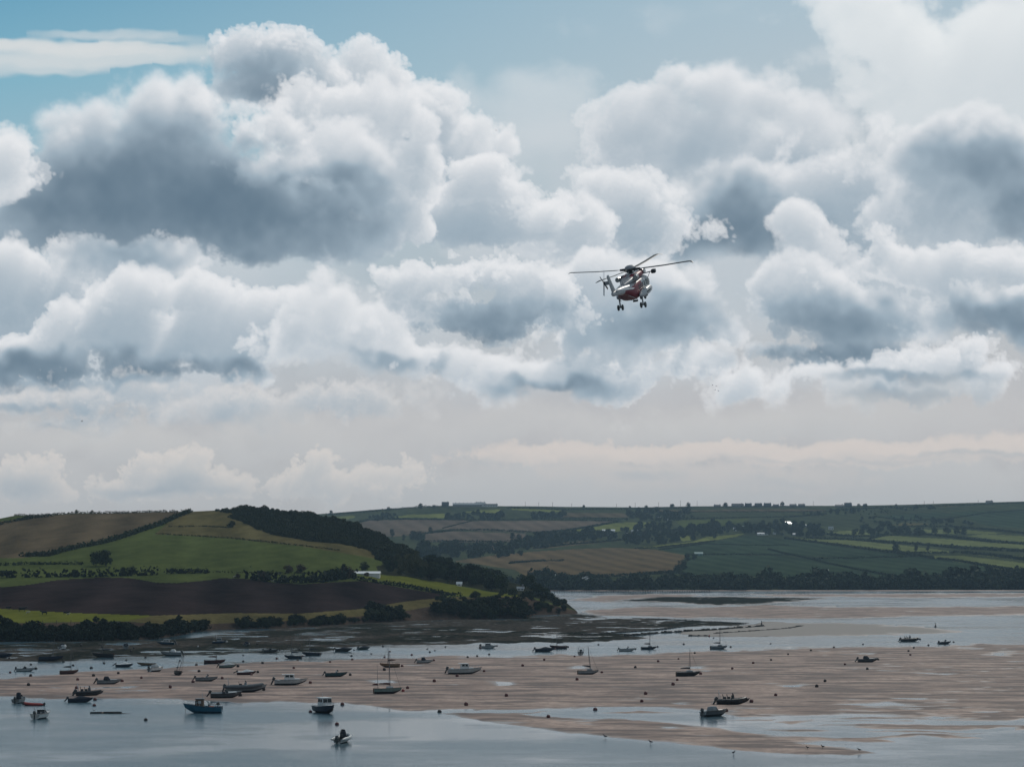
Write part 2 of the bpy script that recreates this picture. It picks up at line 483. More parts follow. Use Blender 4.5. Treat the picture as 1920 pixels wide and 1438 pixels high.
KIDS = {}
def kids(o):
    return KIDS.get(o.name, [])


def obj(name, bm, mats, parent=None, smooth=False):
    me = bpy.data.meshes.new(name)
    bmesh.ops.recalc_face_normals(bm, faces=bm.faces)
    bm.to_mesh(me)
    bm.free()
    for m in (mats if isinstance(mats, (list, tuple)) else [mats]):
        me.materials.append(m)
    if smooth:
        me.polygons.foreach_set('use_smooth', np.full(len(me.polygons), True, bool))
        me.set_sharp_from_angle(angle=R(38))
    o = bpy.data.objects.new(name, me)
    COL.objects.link(o)
    if parent:
        o.parent = parent
        KIDS.setdefault(parent.name, []).append(o)
    return o


def copy_tree(o, parent=None):
    c = o.copy()
    COL.objects.link(c)
    if parent:
        c.parent = parent
        KIDS.setdefault(parent.name, []).append(c)
    for ch in list(kids(o)):
        copy_tree(ch, c)
    return c


def noise2(x, y, lam, seed=0, octs=1, rough=0.5):
    """value noise at free points, about -1..1"""
    tab = np.random.default_rng(1000 + seed).standard_normal((256, 256)).astype(np.float32)
    out, amp, tot = 0, 1.0, 0.0
    for k in range(octs):
        u, v = np.asarray(x) / lam + 17.3 * k, np.asarray(y) / lam + 9.1 * k
        iu, iv = np.floor(u).astype(int), np.floor(v).astype(int)
        fu, fv = u - iu, v - iv
        fu, fv = fu * fu * (3 - 2 * fu), fv * fv * (3 - 2 * fv)
        a, b = tab[iv & 255, iu & 255], tab[iv & 255, (iu + 1) & 255]
        c_, d = tab[(iv + 1) & 255, iu & 255], tab[(iv + 1) & 255, (iu + 1) & 255]
        out = out + amp * ((a * (1 - fu) + b * fu) * (1 - fv) + (c_ * (1 - fu) + d * fu) * fv)
        tot += amp * amp
        amp *= rough
        lam *= 0.5
    return out / math.sqrt(tot) * 0.75


def inside(X, Y, poly):
    """point in polygon, vectorised"""
    r = np.zeros(X.shape, bool)
    n = len(poly)
    for i in range(n):
        x0, y0 = poly[i]
        x1, y1 = poly[(i + 1) % n]
        if y0 == y1:
            continue
        c_ = ((y0 > Y) != (y1 > Y)) & (X < (x1 - x0) * (Y - y0) / (y1 - y0) + x0)
        r ^= c_
    return r


def sdist(X, Y, poly, ax):
    """signed distance to a polygon (positive inside), x squeezed by ax"""
    d2 = np.full(X.shape, 1e9, np.float32)
    n = len(poly)
    for i in range(n):
        x0, y0 = poly[i][0] * ax, poly[i][1]
        x1, y1 = poly[(i + 1) % n][0] * ax, poly[(i + 1) % n][1]
        ex, ey = x1 - x0, y1 - y0
        L2 = ex * ex + ey * ey + 1e-9
        t = np.clip(((X * ax - x0) * ex + (Y - y0) * ey) / L2, 0, 1)
        d2 = np.minimum(d2, (X * ax - x0 - t * ex) ** 2 + (Y - y0 - t * ey) ** 2)
    d = np.sqrt(d2)
    return np.where(inside(X, Y, poly), d, -d)


def field_material(name, color, var, rows):
    """a field: slow mottling, fine tufts, faint lines left by the tractor"""
    m = bpy.data.materials.new(name)
    m.use_nodes = True
    t = m.node_tree
    N = NT(t)
    b = t.nodes['Principled BSDF']
    p = N.node('ShaderNodeNewGeometry').outputs['Position']
    ps = N.vm('MULTIPLY', p, (1.0, 0.4, 1.0))
    f1 = N.lin(N.noise(ps, 0.011, 4, 0.6), 0.3, 0.7)
    f2 = N.lin(N.noise(ps, 0.09, 4, 0.6), 0.3, 0.7)
    f3 = N.lin(N.noise(p, 0.7, 3, 0.6), 0.3, 0.7)
    w = N.node('ShaderNodeTexWave', wave_type='BANDS', bands_direction='DIAGONAL')
    w.inputs['Scale'].default_value = 0.022
    w.inputs['Distortion'].default_value = 1.5
    w.inputs['Detail'].default_value = 1.0
    t.links.new(N.vm('MULTIPLY', p, (1.0, 0.12, 0.0)), w.inputs['Vector'])
    f = N.m('MULTIPLY_ADD', f1, 0.40, N.m('MULTIPLY_ADD', f2, 0.38, N.m('MULTIPLY', f3, 0.22)))
    f = N.m('MULTIPLY_ADD', N.m('SUBTRACT', w.outputs['Fac'], 0.5), rows, f)
    lo = tuple(c * max(0.25, 1 - var * 2.4) for c in color)
    hi = (min(1, color[0] * (1 + var * 2.5)), min(1, color[1] * (1 + var * 2.0)), color[2] * (1 + var * 1.9))
    t.links.new(N.mix(N.lin(f, 0.1, 0.9), lo, hi), b.inputs['Base Color'])
    b.inputs['Roughness'].default_value = 0.95
    b.inputs['Specular IOR Level'].default_value = 0.0
    bn = N.node('ShaderNodeBump')
    bn.inputs['Strength'].default_value = 0.5
    bn.inputs['Distance'].default_value = 0.4
    t.links.new(f3, bn.inputs['Height'])
    t.links.new(bn.outputs[0], b.inputs['Normal'])
    return m


def material(name, color, rough=0.6, var=0.25, scale=3.0, spec=0.4, metal=0.0, bump=0.0, color2=None, coords='object', coat=0.0, big=None, stretch=None):
    """a principled surface whose colour and gloss wander with noise"""
    m = bpy.data.materials.new(name)
    m.use_nodes = True
    t = m.node_tree
    N = NT(t)
    b = t.nodes['Principled BSDF']
    if coords == 'object':
        p = N.node('ShaderNodeTexCoord').outputs['Object']
    else:
        p = N.node('ShaderNodeNewGeometry').outputs['Position']
    if stretch:
        p = N.vm('MULTIPLY', p, stretch)
    n = N.noise(p, scale, 5, 0.6)
    f = N.lin(n, 0.3, 0.7)
    if big:
        f = N.m('MULTIPLY_ADD', N.lin(N.noise(p, big, 4, 0.55), 0.3, 0.7), 0.6, N.m('MULTIPLY', f, 0.4))
    lo = tuple(c * (1 - var) for c in color)
    hi = color2 or tuple(min(1.0, c * (1 + var)) for c in color)
    t.links.new(N.mix(f, lo, hi), b.inputs['Base Color'])
    t.links.new(N.lin(n, 0.25, 0.75, max(0.02, rough - 0.08), min(1.0, rough + 0.08)), b.inputs['Roughness'])
    b.inputs['Specular IOR Level'].default_value = spec
    b.inputs['Metallic'].default_value = metal
    b.inputs['Coat Weight'].default_value = coat
    if bump:
        bn = N.node('ShaderNodeBump')
        bn.inputs['Strength'].default_value = bump
        bn.inputs['Distance'].default_value = 0.3 / scale
        t.links.new(n, bn.inputs['Height'])
        t.links.new(bn.outputs[0], b.inputs['Normal'])
    return m


# ---------------------------------------------------------------- the sky ahead: backdrop carrying the simulated clouds
def build_sky():
    img = paint_sky()
    rows = np.concatenate([GYS, [1060.0, 1180.0]])
    X, Y = np.meshgrid(GXS, rows)
    dirs = np.stack([(X - 960.0) / F, np.ones_like(X), (HY - Y) / F], -1)
    dirs /= np.linalg.norm(dirs, axis=-1, keepdims=True)
    pts = dirs * 16000.0 + np.array([0, 0, CAMZ])
    colr = np.concatenate([img, img[-1:], img[-1:]], 0)
    fade = lambda v: v * v * (3 - 2 * v)
    a = fade(np.clip((X - GX0) / 130.0, 0, 1)) * fade(np.clip((GX1 - STEP - X) / 150.0, 0, 1)) * fade(np.clip((Y - GY0) / 130.0, 0, 1))
    colr[..., 3] = a
    m = bpy.data.materials.new('sky')
    m.use_nodes = True
    t = m.node_tree
    t.nodes.clear()
    N = NT(t)
    at_ = N.node('ShaderNodeAttribute', attribute_name='radiance')
    e = N.node('ShaderNodeEmission')
    t.links.new(at_.outputs['Color'], e.inputs['Color'])
    e.inputs['Strength'].default_value = 2 ** -SC.view_settings.exposure      # the exposure is set for the land, the sky for the exposure
    tr = N.node('ShaderNodeBsdfTransparent')
    mx = N.node('ShaderNodeMixShader')
    t.links.new(at_.outputs['Alpha'], mx.inputs[0])
    t.links.new(tr.outputs[0], mx.inputs[1])
    t.links.new(e.outputs[0], mx.inputs[2])
    o_ = N.node('ShaderNodeOutputMaterial')
    t.links.new(mx.outputs[0], o_.inputs['Surface'])
    m.cycles.emission_sampling = 'NONE'
    o = mesh_np('sky', pts.reshape(-1, 3), grid_faces(len(rows), NW), m, smooth=True, attrs={'radiance': colr.reshape(-1, 4)})
    tag(o, kind='structure')


build_sky()

# ---------------------------------------------------------------- estuary bed and water
SAND = [(-900, 1300), (-300, 1304), (0, 1306), (150, 1309), (330, 1311), (480, 1316), (640, 1317), (700, 1322), (760, 1331), (850, 1343), (900, 1351), (1000, 1363), (1100, 1373), (1200, 1385),
        (1300, 1397), (1400, 1408), (1500, 1416), (1600, 1416), (1645, 1411), (1575, 1399), (1500, 1393), (1540, 1388), (1640, 1383), (1760, 1378), (1850, 1370), (1920, 1366), (2300, 1352), (3000, 1340),
        (3000, 1190), (2300, 1198), (1920, 1207), (1700, 1212), (1560, 1214), (1400, 1218), (1200, 1226), (1040, 1228), (900, 1229), (780, 1232), (680, 1236), (560, 1240), (430, 1244),
        (300, 1252), (160, 1258), (60, 1267), (0, 1273), (-300, 1290), (-900, 1298)]
POOLS = [[(675, 1325), (760, 1330), (860, 1333), (990, 1329), (1070, 1325), (1075, 1328), (980, 1335), (860, 1339), (750, 1338), (690, 1334)],
         [(985, 1338), (1060, 1328), (1150, 1324), (1250, 1324), (1300, 1327), (1340, 1331), (1380, 1340), (1440, 1343), (1540, 1341), (1650, 1339), (1700, 1341), (1600, 1346), (1500, 1350),
          (1560, 1355), (1700, 1352), (1950, 1349), (1950, 1356), (1700, 1359), (1580, 1364), (1660, 1368), (1780, 1366), (1900, 1362), (1900, 1368), (1760, 1374), (1620, 1380), (1500, 1381),
          (1440, 1376), (1300, 1358), (1150, 1347), (1060, 1344)],
         [(1580, 1318), (1660, 1316), (1700, 1320), (1640, 1323)], [(700, 1276), (730, 1275), (735, 1279), (705, 1280)], [(920, 1278), (950, 1278), (955, 1282), (930, 1283)],
         [(1070, 1250), (1100, 1249), (1098, 1254), (1075, 1254)], [(1290, 1250), (1315, 1248), (1314, 1252), (1295, 1253)], [(1850, 1226), (1880, 1224), (1870, 1229)], [(1470, 1283), (1500, 1282), (1500, 1286), (1475, 1286)]]
BARS = [[(1560, 1386), (1590, 1382), (1620, 1381), (1660, 1384), (1680, 1388), (1620, 1390)], [(1700, 1378), (1760, 1375), (1820, 1376), (1845, 1379), (1770, 1382)],
        [(1440, 1352), (1500, 1351), (1530, 1353), (1470, 1356)], [(1420, 1367), (1520, 1366), (1560, 1369), (1470, 1372)], [(1480, 1360), (1620, 1358), (1780, 1360), (1660, 1364)],
        [(1330, 1347.5), (1450, 1346), (1440, 1350), (1380, 1350)], [(1640, 1345), (1800, 1343), (1930, 1345), (1930, 1348), (1740, 1348)], [(1120, 1334), (1230, 1332), (1290, 1335), (1180, 1337.5)], [(1600, 1371), (1760, 1369), (1860, 1370), (1700, 1374)]]
MUD = [(-900, 1212), (-300, 1212), (0, 1207), (300, 1199), (520, 1179), (700, 1166), (980, 1158), (1075, 1150), (1180, 1157), (1260, 1161), (1420, 1166), (1380, 1172), (1250, 1178), (1180, 1184), (1190, 1192),
       (1225, 1197), (1205, 1201), (1100, 1204), (950, 1206), (800, 1209), (640, 1214), (600, 1220), (500, 1225), (330, 1230), (200, 1238), (100, 1242), (0, 1240), (-300, 1244), (-900, 1250)]
FAR1 = [(1085, 1144), (1200, 1137), (1320, 1138), (1440, 1133), (1500, 1136), (1600, 1137), (1920, 1136), (3000, 1136), (3000, 1150), (1920, 1153), (1700, 1156), (1560, 1160), (1400, 1160), (1250, 1157), (1120, 1154)]
FAR2 = [(1400, 1113.5), (1920, 1111), (3000, 1111), (3000, 1119), (1920, 1119), (1700, 1121), (1560, 1119), (1440, 1118)]
FAR3 = [(1060, 1124), (1130, 1116), (1230, 1113), (1330, 1114), (1300, 1118), (1200, 1122), (1140, 1130)]
WEED = [(1130, 1128), (1230, 1118), (1330, 1117.5), (1560, 1120.5), (1535, 1123.5), (1440, 1131), (1340, 1135), (1240, 1128)]
GREYF = [(1440, 1166), (1560, 1167), (1720, 1173), (1812, 1184), (1700, 1190), (1500, 1194), (1320, 1193), (1260, 1186), (1330, 1178), (1400, 1171)]


def build_flats():
    pxs = np.concatenate([np.arange(-2600, -260, 60), np.arange(-260, 2180, 2.1), np.arange(2180, 4600, 60)])
    pys = np.concatenate([np.array([4000, 2600, 2000, 1750, 1620, 1560, 1520, 1490, 1470]), np.arange(1455, 1106, -0.85), np.array([1105, 1102, 1098, 1092, 1088])])
    PX, PY = np.meshgrid(pxs, pys)
    D = gd(PY)
    X = (PX - 960) / F * D
    ax = 0.10
    jx = noise2(X, D * 0.35, 14.0, 1, 3) * 9.0
    jy = noise2(X, D * 0.35, 9.0, 2, 4, 0.6) * np.clip((PY - 1090) / 130.0, 0.15, 1.0) * 2.6
    QX, QY = PX + jx, PY + jy
    sd_s = sdist(QX, QY, SAND, ax)
    for p in POOLS:
        sd_s = np.minimum(sd_s, -sdist(QX, QY, p, ax))
    for p in BARS:
        sd_s = np.maximum(sd_s, sdist(QX, QY, p, ax))
    sd_m = sdist(QX, QY, MUD, ax)
    sd_f = np.maximum(np.maximum(sdist(QX, QY, FAR1, ax), sdist(QX, QY, FAR2, ax)), sdist(QX, QY, FAR3, ax))
    sd_w = sdist(QX, QY, WEED, ax)
    sd_g = sdist(QX, QY, GREYF, ax)
    sd = np.maximum.reduce([sd_s, sd_m, sd_f, sd_w, sd_g])
    h = np.where(sd < 0, np.clip(sd * 0.05, -0.5, 0), np.clip(sd * 0.035, 0, 0.135))
    # drainage runnels and ripples; wet hollows hold water
    run = noise2(X, D * 0.8, 11.0, 5, 4, 0.6)
    run2 = noise2(X * 0.7, D * 1.1, 4.0, 6, 3, 0.6)
    low = noise2(X, D * 0.6, 60.0, 7, 2)
    # a shelf just above the water round the pools and on the lower right, where many puddles lie
    wetzone = np.exp(-((PY - 1352) / 22.0) ** 2) * np.clip((PX - 1000) / 500.0, 0, 1) + np.exp(-((PY - 1296) / 14.0) ** 2) * np.clip((520 - PX) / 300.0, 0, 1) * 1.1 \
        + np.exp(-((PY - 1222) / 8.0) ** 2) * 0.5 + np.exp(-((PY - 1240) / 60.0) ** 2) * np.clip((PX - 1500) / 300.0, 0, 1) * 0.25
    wetzone = np.clip(wetzone + 0.26 + 0.20 * np.clip((PX - 1350) / 400.0, 0, 1) + 0.30 * np.clip(low, 0, 1), 0, 1)
    amp = np.where(sd_m >= sd, 0.17, np.where(sd_f >= sd, 0.06, np.where(sd_g >= sd, 0.012, 0.056 + 0.03 * wetzone)))
    pos = np.clip(sd / 4.0, 0, 1)
    h = h - pos * wetzone * 0.062
    hn = h + pos * amp * (run * 0.75 + run2 * 0.65 + low * 0.3)
    hn = np.where((sd_m >= sd) & (sd > 0), hn - 0.008, hn)
    hn = np.where((sd_f >= sd) & (sd > 0), hn - 0.02 * (run > 0.2), hn)
    hn = np.where(PY < 1108, 0.5, hn)
    hn = np.where(PY > 1470, -0.5, hn)
    mud = np.clip((sd_m - np.maximum(sd_s, sd_f)) * 0.5 + 0.3, 0, 1)
    weed = np.clip(sd_w * 0.8, 0, 1)
    weed = np.maximum(weed, mud * np.clip(noise2(X, D * 0.5, 26.0, 9, 4, 0.6) * 1.8 + 0.35 + np.clip((PY - 1192) / 14.0, -0.3, 1.0) * np.clip((PX + 300) / 300, 0, 1), 0, 1))
    grey = np.clip(sd_g * 0.6, 0, 1)
    mud, weed = mud * (1 - grey), weed * (1 - grey)
    wet = np.clip(1.0 - hn / 0.045, 0, 1) * (1 - 0.75 * mud)
    pts = np.stack([X, D, hn], -1).reshape(-1, 3)
    m = bpy.data.materials.new('tidal_flat')
    m.use_nodes = True
    t = m.node_tree
    N = NT(t)
    b = t.nodes['Principled BSDF']
    A = lambda nm: N.node('ShaderNodeAttribute', attribute_name=nm).outputs['Fac']
    p = N.node('ShaderNodeNewGeometry').outputs['Position']
    ps = N.vm('MULTIPLY', p, (1.0, 0.55, 1.0))
    n1 = N.noise(ps, 0.07, 5, 0.6)
    n2 = N.noise(ps, 0.6, 5, 0.65)
    n3 = N.noise(N.vm('MULTIPLY', p, (0.35, 0.9, 1.0)), 0.16, 5, 0.6)
    sandc = N.mix(N.lin(n1, 0.32, 0.68), (0.25, 0.172, 0.140), (0.54, 0.385, 0.31))
    sandc = N.mix(N.m('MULTIPLY', N.lin(n3, 0.46, 0.56), 0.9), sandc, (0.115, 0.088, 0.080))
    sandc = N.mix(N.m('MULTIPLY', N.lin(n2, 0.42, 0.68), 0.7), sandc, (0.19, 0.138, 0.115))
    mudc = N.mix(N.lin(n2, 0.35, 0.65), (0.030, 0.030, 0.026), (0.10, 0.086, 0.073))
    weedc = N.mix(N.lin(n2, 0.4, 0.62), (0.016, 0.021, 0.020), (0.048, 0.046, 0.034))
    cc = N.mix(A('mud'), sandc, mudc)
    cc = N.mix(A('grey'), cc, (0.29, 0.262, 0.235))
    cc = N.mix(A('weed'), cc, weedc)
    wt_ = A('wet')
    cc = N.mix(N.m('MULTIPLY', wt_, 0.55), cc, N.vm('MULTIPLY', cc, (0.42, 0.42, 0.45)))
    t.links.new(cc, b.inputs['Base Color'])
    rg = N.m('MULTIPLY_ADD', N.m('MULTIPLY', wt_, N.lin(n3, 0.35, 0.6, 0.5, 1.0)), -0.62, 0.76)
    t.links.new(rg, b.inputs['Roughness'])
    t.links.new(N.m('MULTIPLY_ADD', N.m('MAXIMUM', A('mud'), A('weed')), -0.22, N.m('MULTIPLY_ADD', wt_, 0.30, 0.20)), b.inputs['Specular IOR Level'])
    bn = N.node('ShaderNodeBump')
    t.links.new(N.m('MULTIPLY_ADD', wt_, -0.8, 0.95), bn.inputs['Strength'])
    bn.inputs['Distance'].default_value = 0.16
    t.links.new(N.m('ADD', n2, N.noise(N.vm('MULTIPLY', p, (0.6, 1.6, 1.0)), 1.4, 3, 0.6)), bn.inputs['Height'])
    t.links.new(bn.outputs[0], b.inputs['Normal'])
    o = mesh_np('ground', pts, grid_faces(len(pys), len(pxs)), m, smooth=True,
                attrs={'mud': mud.ravel(), 'weed': weed.ravel(), 'grey': grey.ravel(), 'wet': wet.ravel()})
    tag(o, kind='structure')
    global flat_z
    def flat_z(px, py):
        j = np.clip(np.searchsorted(pxs, px), 0, len(pxs) - 1)
        i = np.clip(np.searchsorted(-pys, -py), 0, len(pys) - 1)
        return float(hn[i, j])
    # the water, one still sheet
    m = bpy.data.materials.new('water')
    m.use_nodes = True
    t = m.node_tree
    N = NT(t)
    b = t.nodes['Principled BSDF']
    p = N.node('ShaderNodeNewGeometry').outputs['Position']
    breeze = N.lin(N.noise(N.vm('MULTIPLY', p, (0.35, 0.5, 1.0)), 0.05, 5, 0.65), 0.42, 0.60)     # cat's paws
    b.inputs['Base Color'].default_value = (0.060, 0.115, 0.145, 1)
    b.inputs['IOR'].default_value = 1.333
    t.links.new(N.lin(breeze, 0, 1, 0.10, 0.20), b.inputs['Roughness'])
    rip = N.m('ADD', N.noise(N.vm('MULTIPLY', p, (1.0, 1.3, 1.0)), 1.3, 4, 0.65), N.m('MULTIPLY', N.noise(N.vm('MULTIPLY', p, (0.6, 1.2, 1.0)), 0.7, 2, 0.5), 0.7))
    bn = N.node('ShaderNodeBump')
    bn.inputs['Distance'].default_value = 0.22
    fetch = N.node('ShaderNodeAttribute', attribute_name='fetch').outputs['Fac']      # small pools stay still
    t.links.new(N.m('MULTIPLY', N.lin(breeze, 0, 1, 0.09, 0.50), N.m('MULTIPLY_ADD', fetch, 0.92, 0.08)), bn.inputs['Strength'])
    t.links.new(rip, bn.inputs['Height'])
    t.links.new(bn.outputs[0], b.inputs['Normal'])
    o = mesh_np('water', np.stack([X[::3, ::3], D[::3, ::3], 0 * D[::3, ::3]], -1).reshape(-1, 3), grid_faces(*X[::3, ::3].shape), m, smooth=True,
                attrs={'fetch': np.clip(-sd[::3, ::3] / 7.0, 0, 1).ravel()})
    tag(o, kind='structure')


build_flats()


# ---------------------------------------------------------------- hills
class Hill:
    """a hillside between its foot and its skyline, both given by bearing; the rise between them is smooth"""
    def __init__(self, base, sky, dsky, cliff_px, cliff_m, p=1.15):
        self.b, self.s, self.d, self.cp, self.cm, self.p = base, sky, dsky, cliff_px, cliff_m, p
    def li(self, tab, px):
        return np.interp(px, [q[0] for q in tab], [q[1] for q in tab])
    def dist(self, px, py):
        yb, ys = self.li(self.b, px), self.li(self.s, px)
        db = gd(yb)
        ds = np.maximum(self.li(self.d, px), db + 60)
        up = np.maximum(yb - py, 0)
        cp = np.minimum(self.cp, 0.4 * (yb - ys) + 0.5)
        t = np.clip((up - cp) / np.maximum(yb - cp - ys, 1.0), 0, 1)
        return db + self.cm * np.clip(up / cp, 0, 1) + (ds - db - self.cm) * t ** self.p
    def pt(self, px, py):
        return at(px, float(py), float(self.dist(px, py)))
    def build(self, name, x0, x1, step, nrow, paint, mats, fall):
        pxs = np.arange(x0, x1 + step, step)
        yb, ys = self.li(self.b, pxs), self.li(self.s, pxs)
        t = np.concatenate([np.linspace(0, 0.16, int(nrow * 0.25)), np.linspace(0.16, 1, nrow)[1:]])
        PY = yb[None, :] + (ys - yb)[None, :] * t[:, None]
        PX = np.broadcast_to(pxs, PY.shape)
        D = self.dist(PX, PY)
        X, Z = (PX - 960) / F * D, CAMZ - (PY - HY) * D / F
        Z = Z + noise2(X, D, 26.0, 21, 4) * 0.35 * np.clip(t, 0, 0.9)[:, None] * (1 - t[:, None] ** 6)
        # foot goes under the flat; the back of the hill falls away
        Xf, Df, Zf = X[:1] * 0.99, D[:1] * 0.99, np.full_like(Z[:1], -2.0)
        Z0 = Z[:1] * 0 - 0.3
        Z[0] = Z0
        bx, bd, bz = [], [], []
        for k, (dd, dz) in enumerate(fall):
            nd = D[-1:] + dd
            bx.append((pxs[None, :] - 960) / F * nd); bd.append(nd); bz.append(np.maximum(Z[-1:] - dz, -1.5))
        X, D, Z = np.concatenate([Xf, X] + bx), np.concatenate([Df, D] + bd), np.concatenate([Zf, Z] + bz)
        fx = 0.25 * (PX[:-1, :-1] + PX[1:, :-1] + PX[:-1, 1:] + PX[1:, 1:])
        fy = 0.25 * (PY[:-1, :-1] + PY[1:, :-1] + PY[:-1, 1:] + PY[1:, 1:])
        mi = paint(fx, fy)
        mi = np.concatenate([mi[:1], mi] + [mi[-1:]] * len(fall))
        o = mesh_np(name, np.stack([X, D, Z], -1).reshape(-1, 3), grid_faces(*X.shape), mats, mi=mi.ravel(), smooth=True)
        tag(o, kind='structure')
        return o


NEAR = Hill(base=[(-600, 1210), (-300, 1206), (0, 1203), (200, 1201), (290, 1198), (330, 1192), (368, 1184), (400, 1181), (470, 1179), (520, 1178), (600, 1174), (700, 1167), (790, 1163), (860, 1161), (985, 1160), (1000, 1153), (1040, 1152), (1086, 1150)],
            sky=[(-600, 985), (-100, 975), (0, 972), (30, 966), (67, 967), (143, 962), (200, 962), (300, 959.5), (357, 959), (400, 957), (440, 955), (500, 954), (567, 962), (620, 970), (660, 981), (700, 1000), (730, 1016),
                 (760, 1032), (800, 1052), (860, 1072), (920, 1084), (960, 1092), (1000, 1102), (1030, 1112), (1060, 1128), (1086, 1149)],
            dsky=[(-600, 1500), (0, 1500), (440, 1480), (600, 1420), (700, 1380), (800, 1340), (900, 1300), (1000, 1220), (1086, 1120)], cliff_px=24.0, cliff_m=14.0)
FARH = Hill(base=[(300, 1108), (900, 1107.5), (2600, 1106.5)], sky=[(300, 975), (560, 966), (620, 962), (720, 954), (830, 948), (1000, 949), (1060, 950), (1200, 951), (1300, 949), (1480, 948), (1600, 948), (1700, 946), (1800, 943), (1920, 940), (2200, 936), (2600, 940)],
            dsky=[(300, 4300), (2600, 4300)], cliff_px=9.0, cliff_m=25.0, p=1.1)

FIELD = {
    'pasture': ((0.088, 0.113, 0.036), 0.20), 'pasture_bright': ((0.120, 0.135, 0.026), 0.2), 'rough_grass': ((0.115, 0.104, 0.046), 0.28), 'stubble': ((0.118, 0.094, 0.058), 0.2),
    'ploughed': ((0.030, 0.022, 0.021), 0.25), 'tan_field': ((0.150, 0.120, 0.090), 0.15), 'ochre_field': ((0.140, 0.104, 0.056), 0.18), 'teal_crop': ((0.042, 0.066, 0.038), 0.2),
    'pasture_sun': ((0.150, 0.176, 0.068), 0.18), 'dull_green': ((0.055, 0.070, 0.036), 0.25), 'scrub_floor': ((0.030, 0.034, 0.020), 0.4), 'shore_rock': ((0.055, 0.044, 0.034), 0.5), 'lime_field': ((0.175, 0.200, 0.058), 0.18),  # pasture_sun: pasture with the sunlight between cloud shadows put into its colour
}
FM = {}
for k_, (c_, v_) in FIELD.items():
    FM[k_] = field_material(k_, c_, v_, 0.30 if k_ in ('stubble', 'ploughed', 'tan_field', 'ochre_field', 'teal_crop') else 0.12)
FN = list(FM)
FI = {k_: i for i, k_ in enumerate(FN)}

NEARF = [
    ('stubble', [(-700, 1000), (-100, 985), (0, 978), (67, 967), (350, 955), (362, 958), (303, 983), (260, 997), (200, 1018), (143, 1028), (97, 1040), (40, 1046), (-700, 1060)]),
    ('rough_grass', [(364, 950), (440, 950), (470, 985), (640, 1015), (760, 1046), (700, 1046), (640, 1036), (520, 1018), (430, 1009), (290, 1001), (310, 984)]),
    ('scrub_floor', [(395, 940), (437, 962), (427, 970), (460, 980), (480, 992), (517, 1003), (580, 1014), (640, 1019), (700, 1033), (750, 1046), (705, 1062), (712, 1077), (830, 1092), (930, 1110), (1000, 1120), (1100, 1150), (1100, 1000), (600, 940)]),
    ('pasture_bright', [(676, 1082), (700, 1078), (717, 1079), (762, 1081), (841, 1094), (890, 1104), (952, 1115), (985, 1118), (985, 1121), (926, 1119), (852, 1116), (774, 1100), (720, 1088)]),
    ('ploughed', [(-700, 1105), (0, 1100), (50, 1096), (110, 1087), (187, 1082), (240, 1083), (293, 1092), (333, 1093), (367, 1090), (417, 1083), (467, 1085), (517, 1092), (567, 1095), (640, 1090), (680, 1089), (743, 1100), (827, 1114), (838, 1119), (757, 1128), (672, 1142), (560, 1150), (433, 1149), (287, 1154), (140, 1149), (0, 1141), (-700, 1140)]),
    ('pasture_bright', [(-700, 1140), (0, 1141), (140, 1149), (287, 1154), (320, 1155), (240, 1164), (120, 1166), (0, 1168), (-700, 1172)]),
    ('rough_grass', [(240, 1164), (287, 1154), (433, 1149), (560, 1150), (672, 1142), (757, 1128), (838, 1119), (900, 1119), (800, 1138), (720, 1152), (600, 1160), (480, 1166), (330, 1172)]),
    ('shore_rock', [(-700, 1168), (0, 1168), (240, 1165), (330, 1172), (480, 1166), (600, 1160), (720, 1152), (800, 1138), (900, 1119), (985, 1119), (1100, 1150), (1100, 1200), (-700, 1250)]),
]
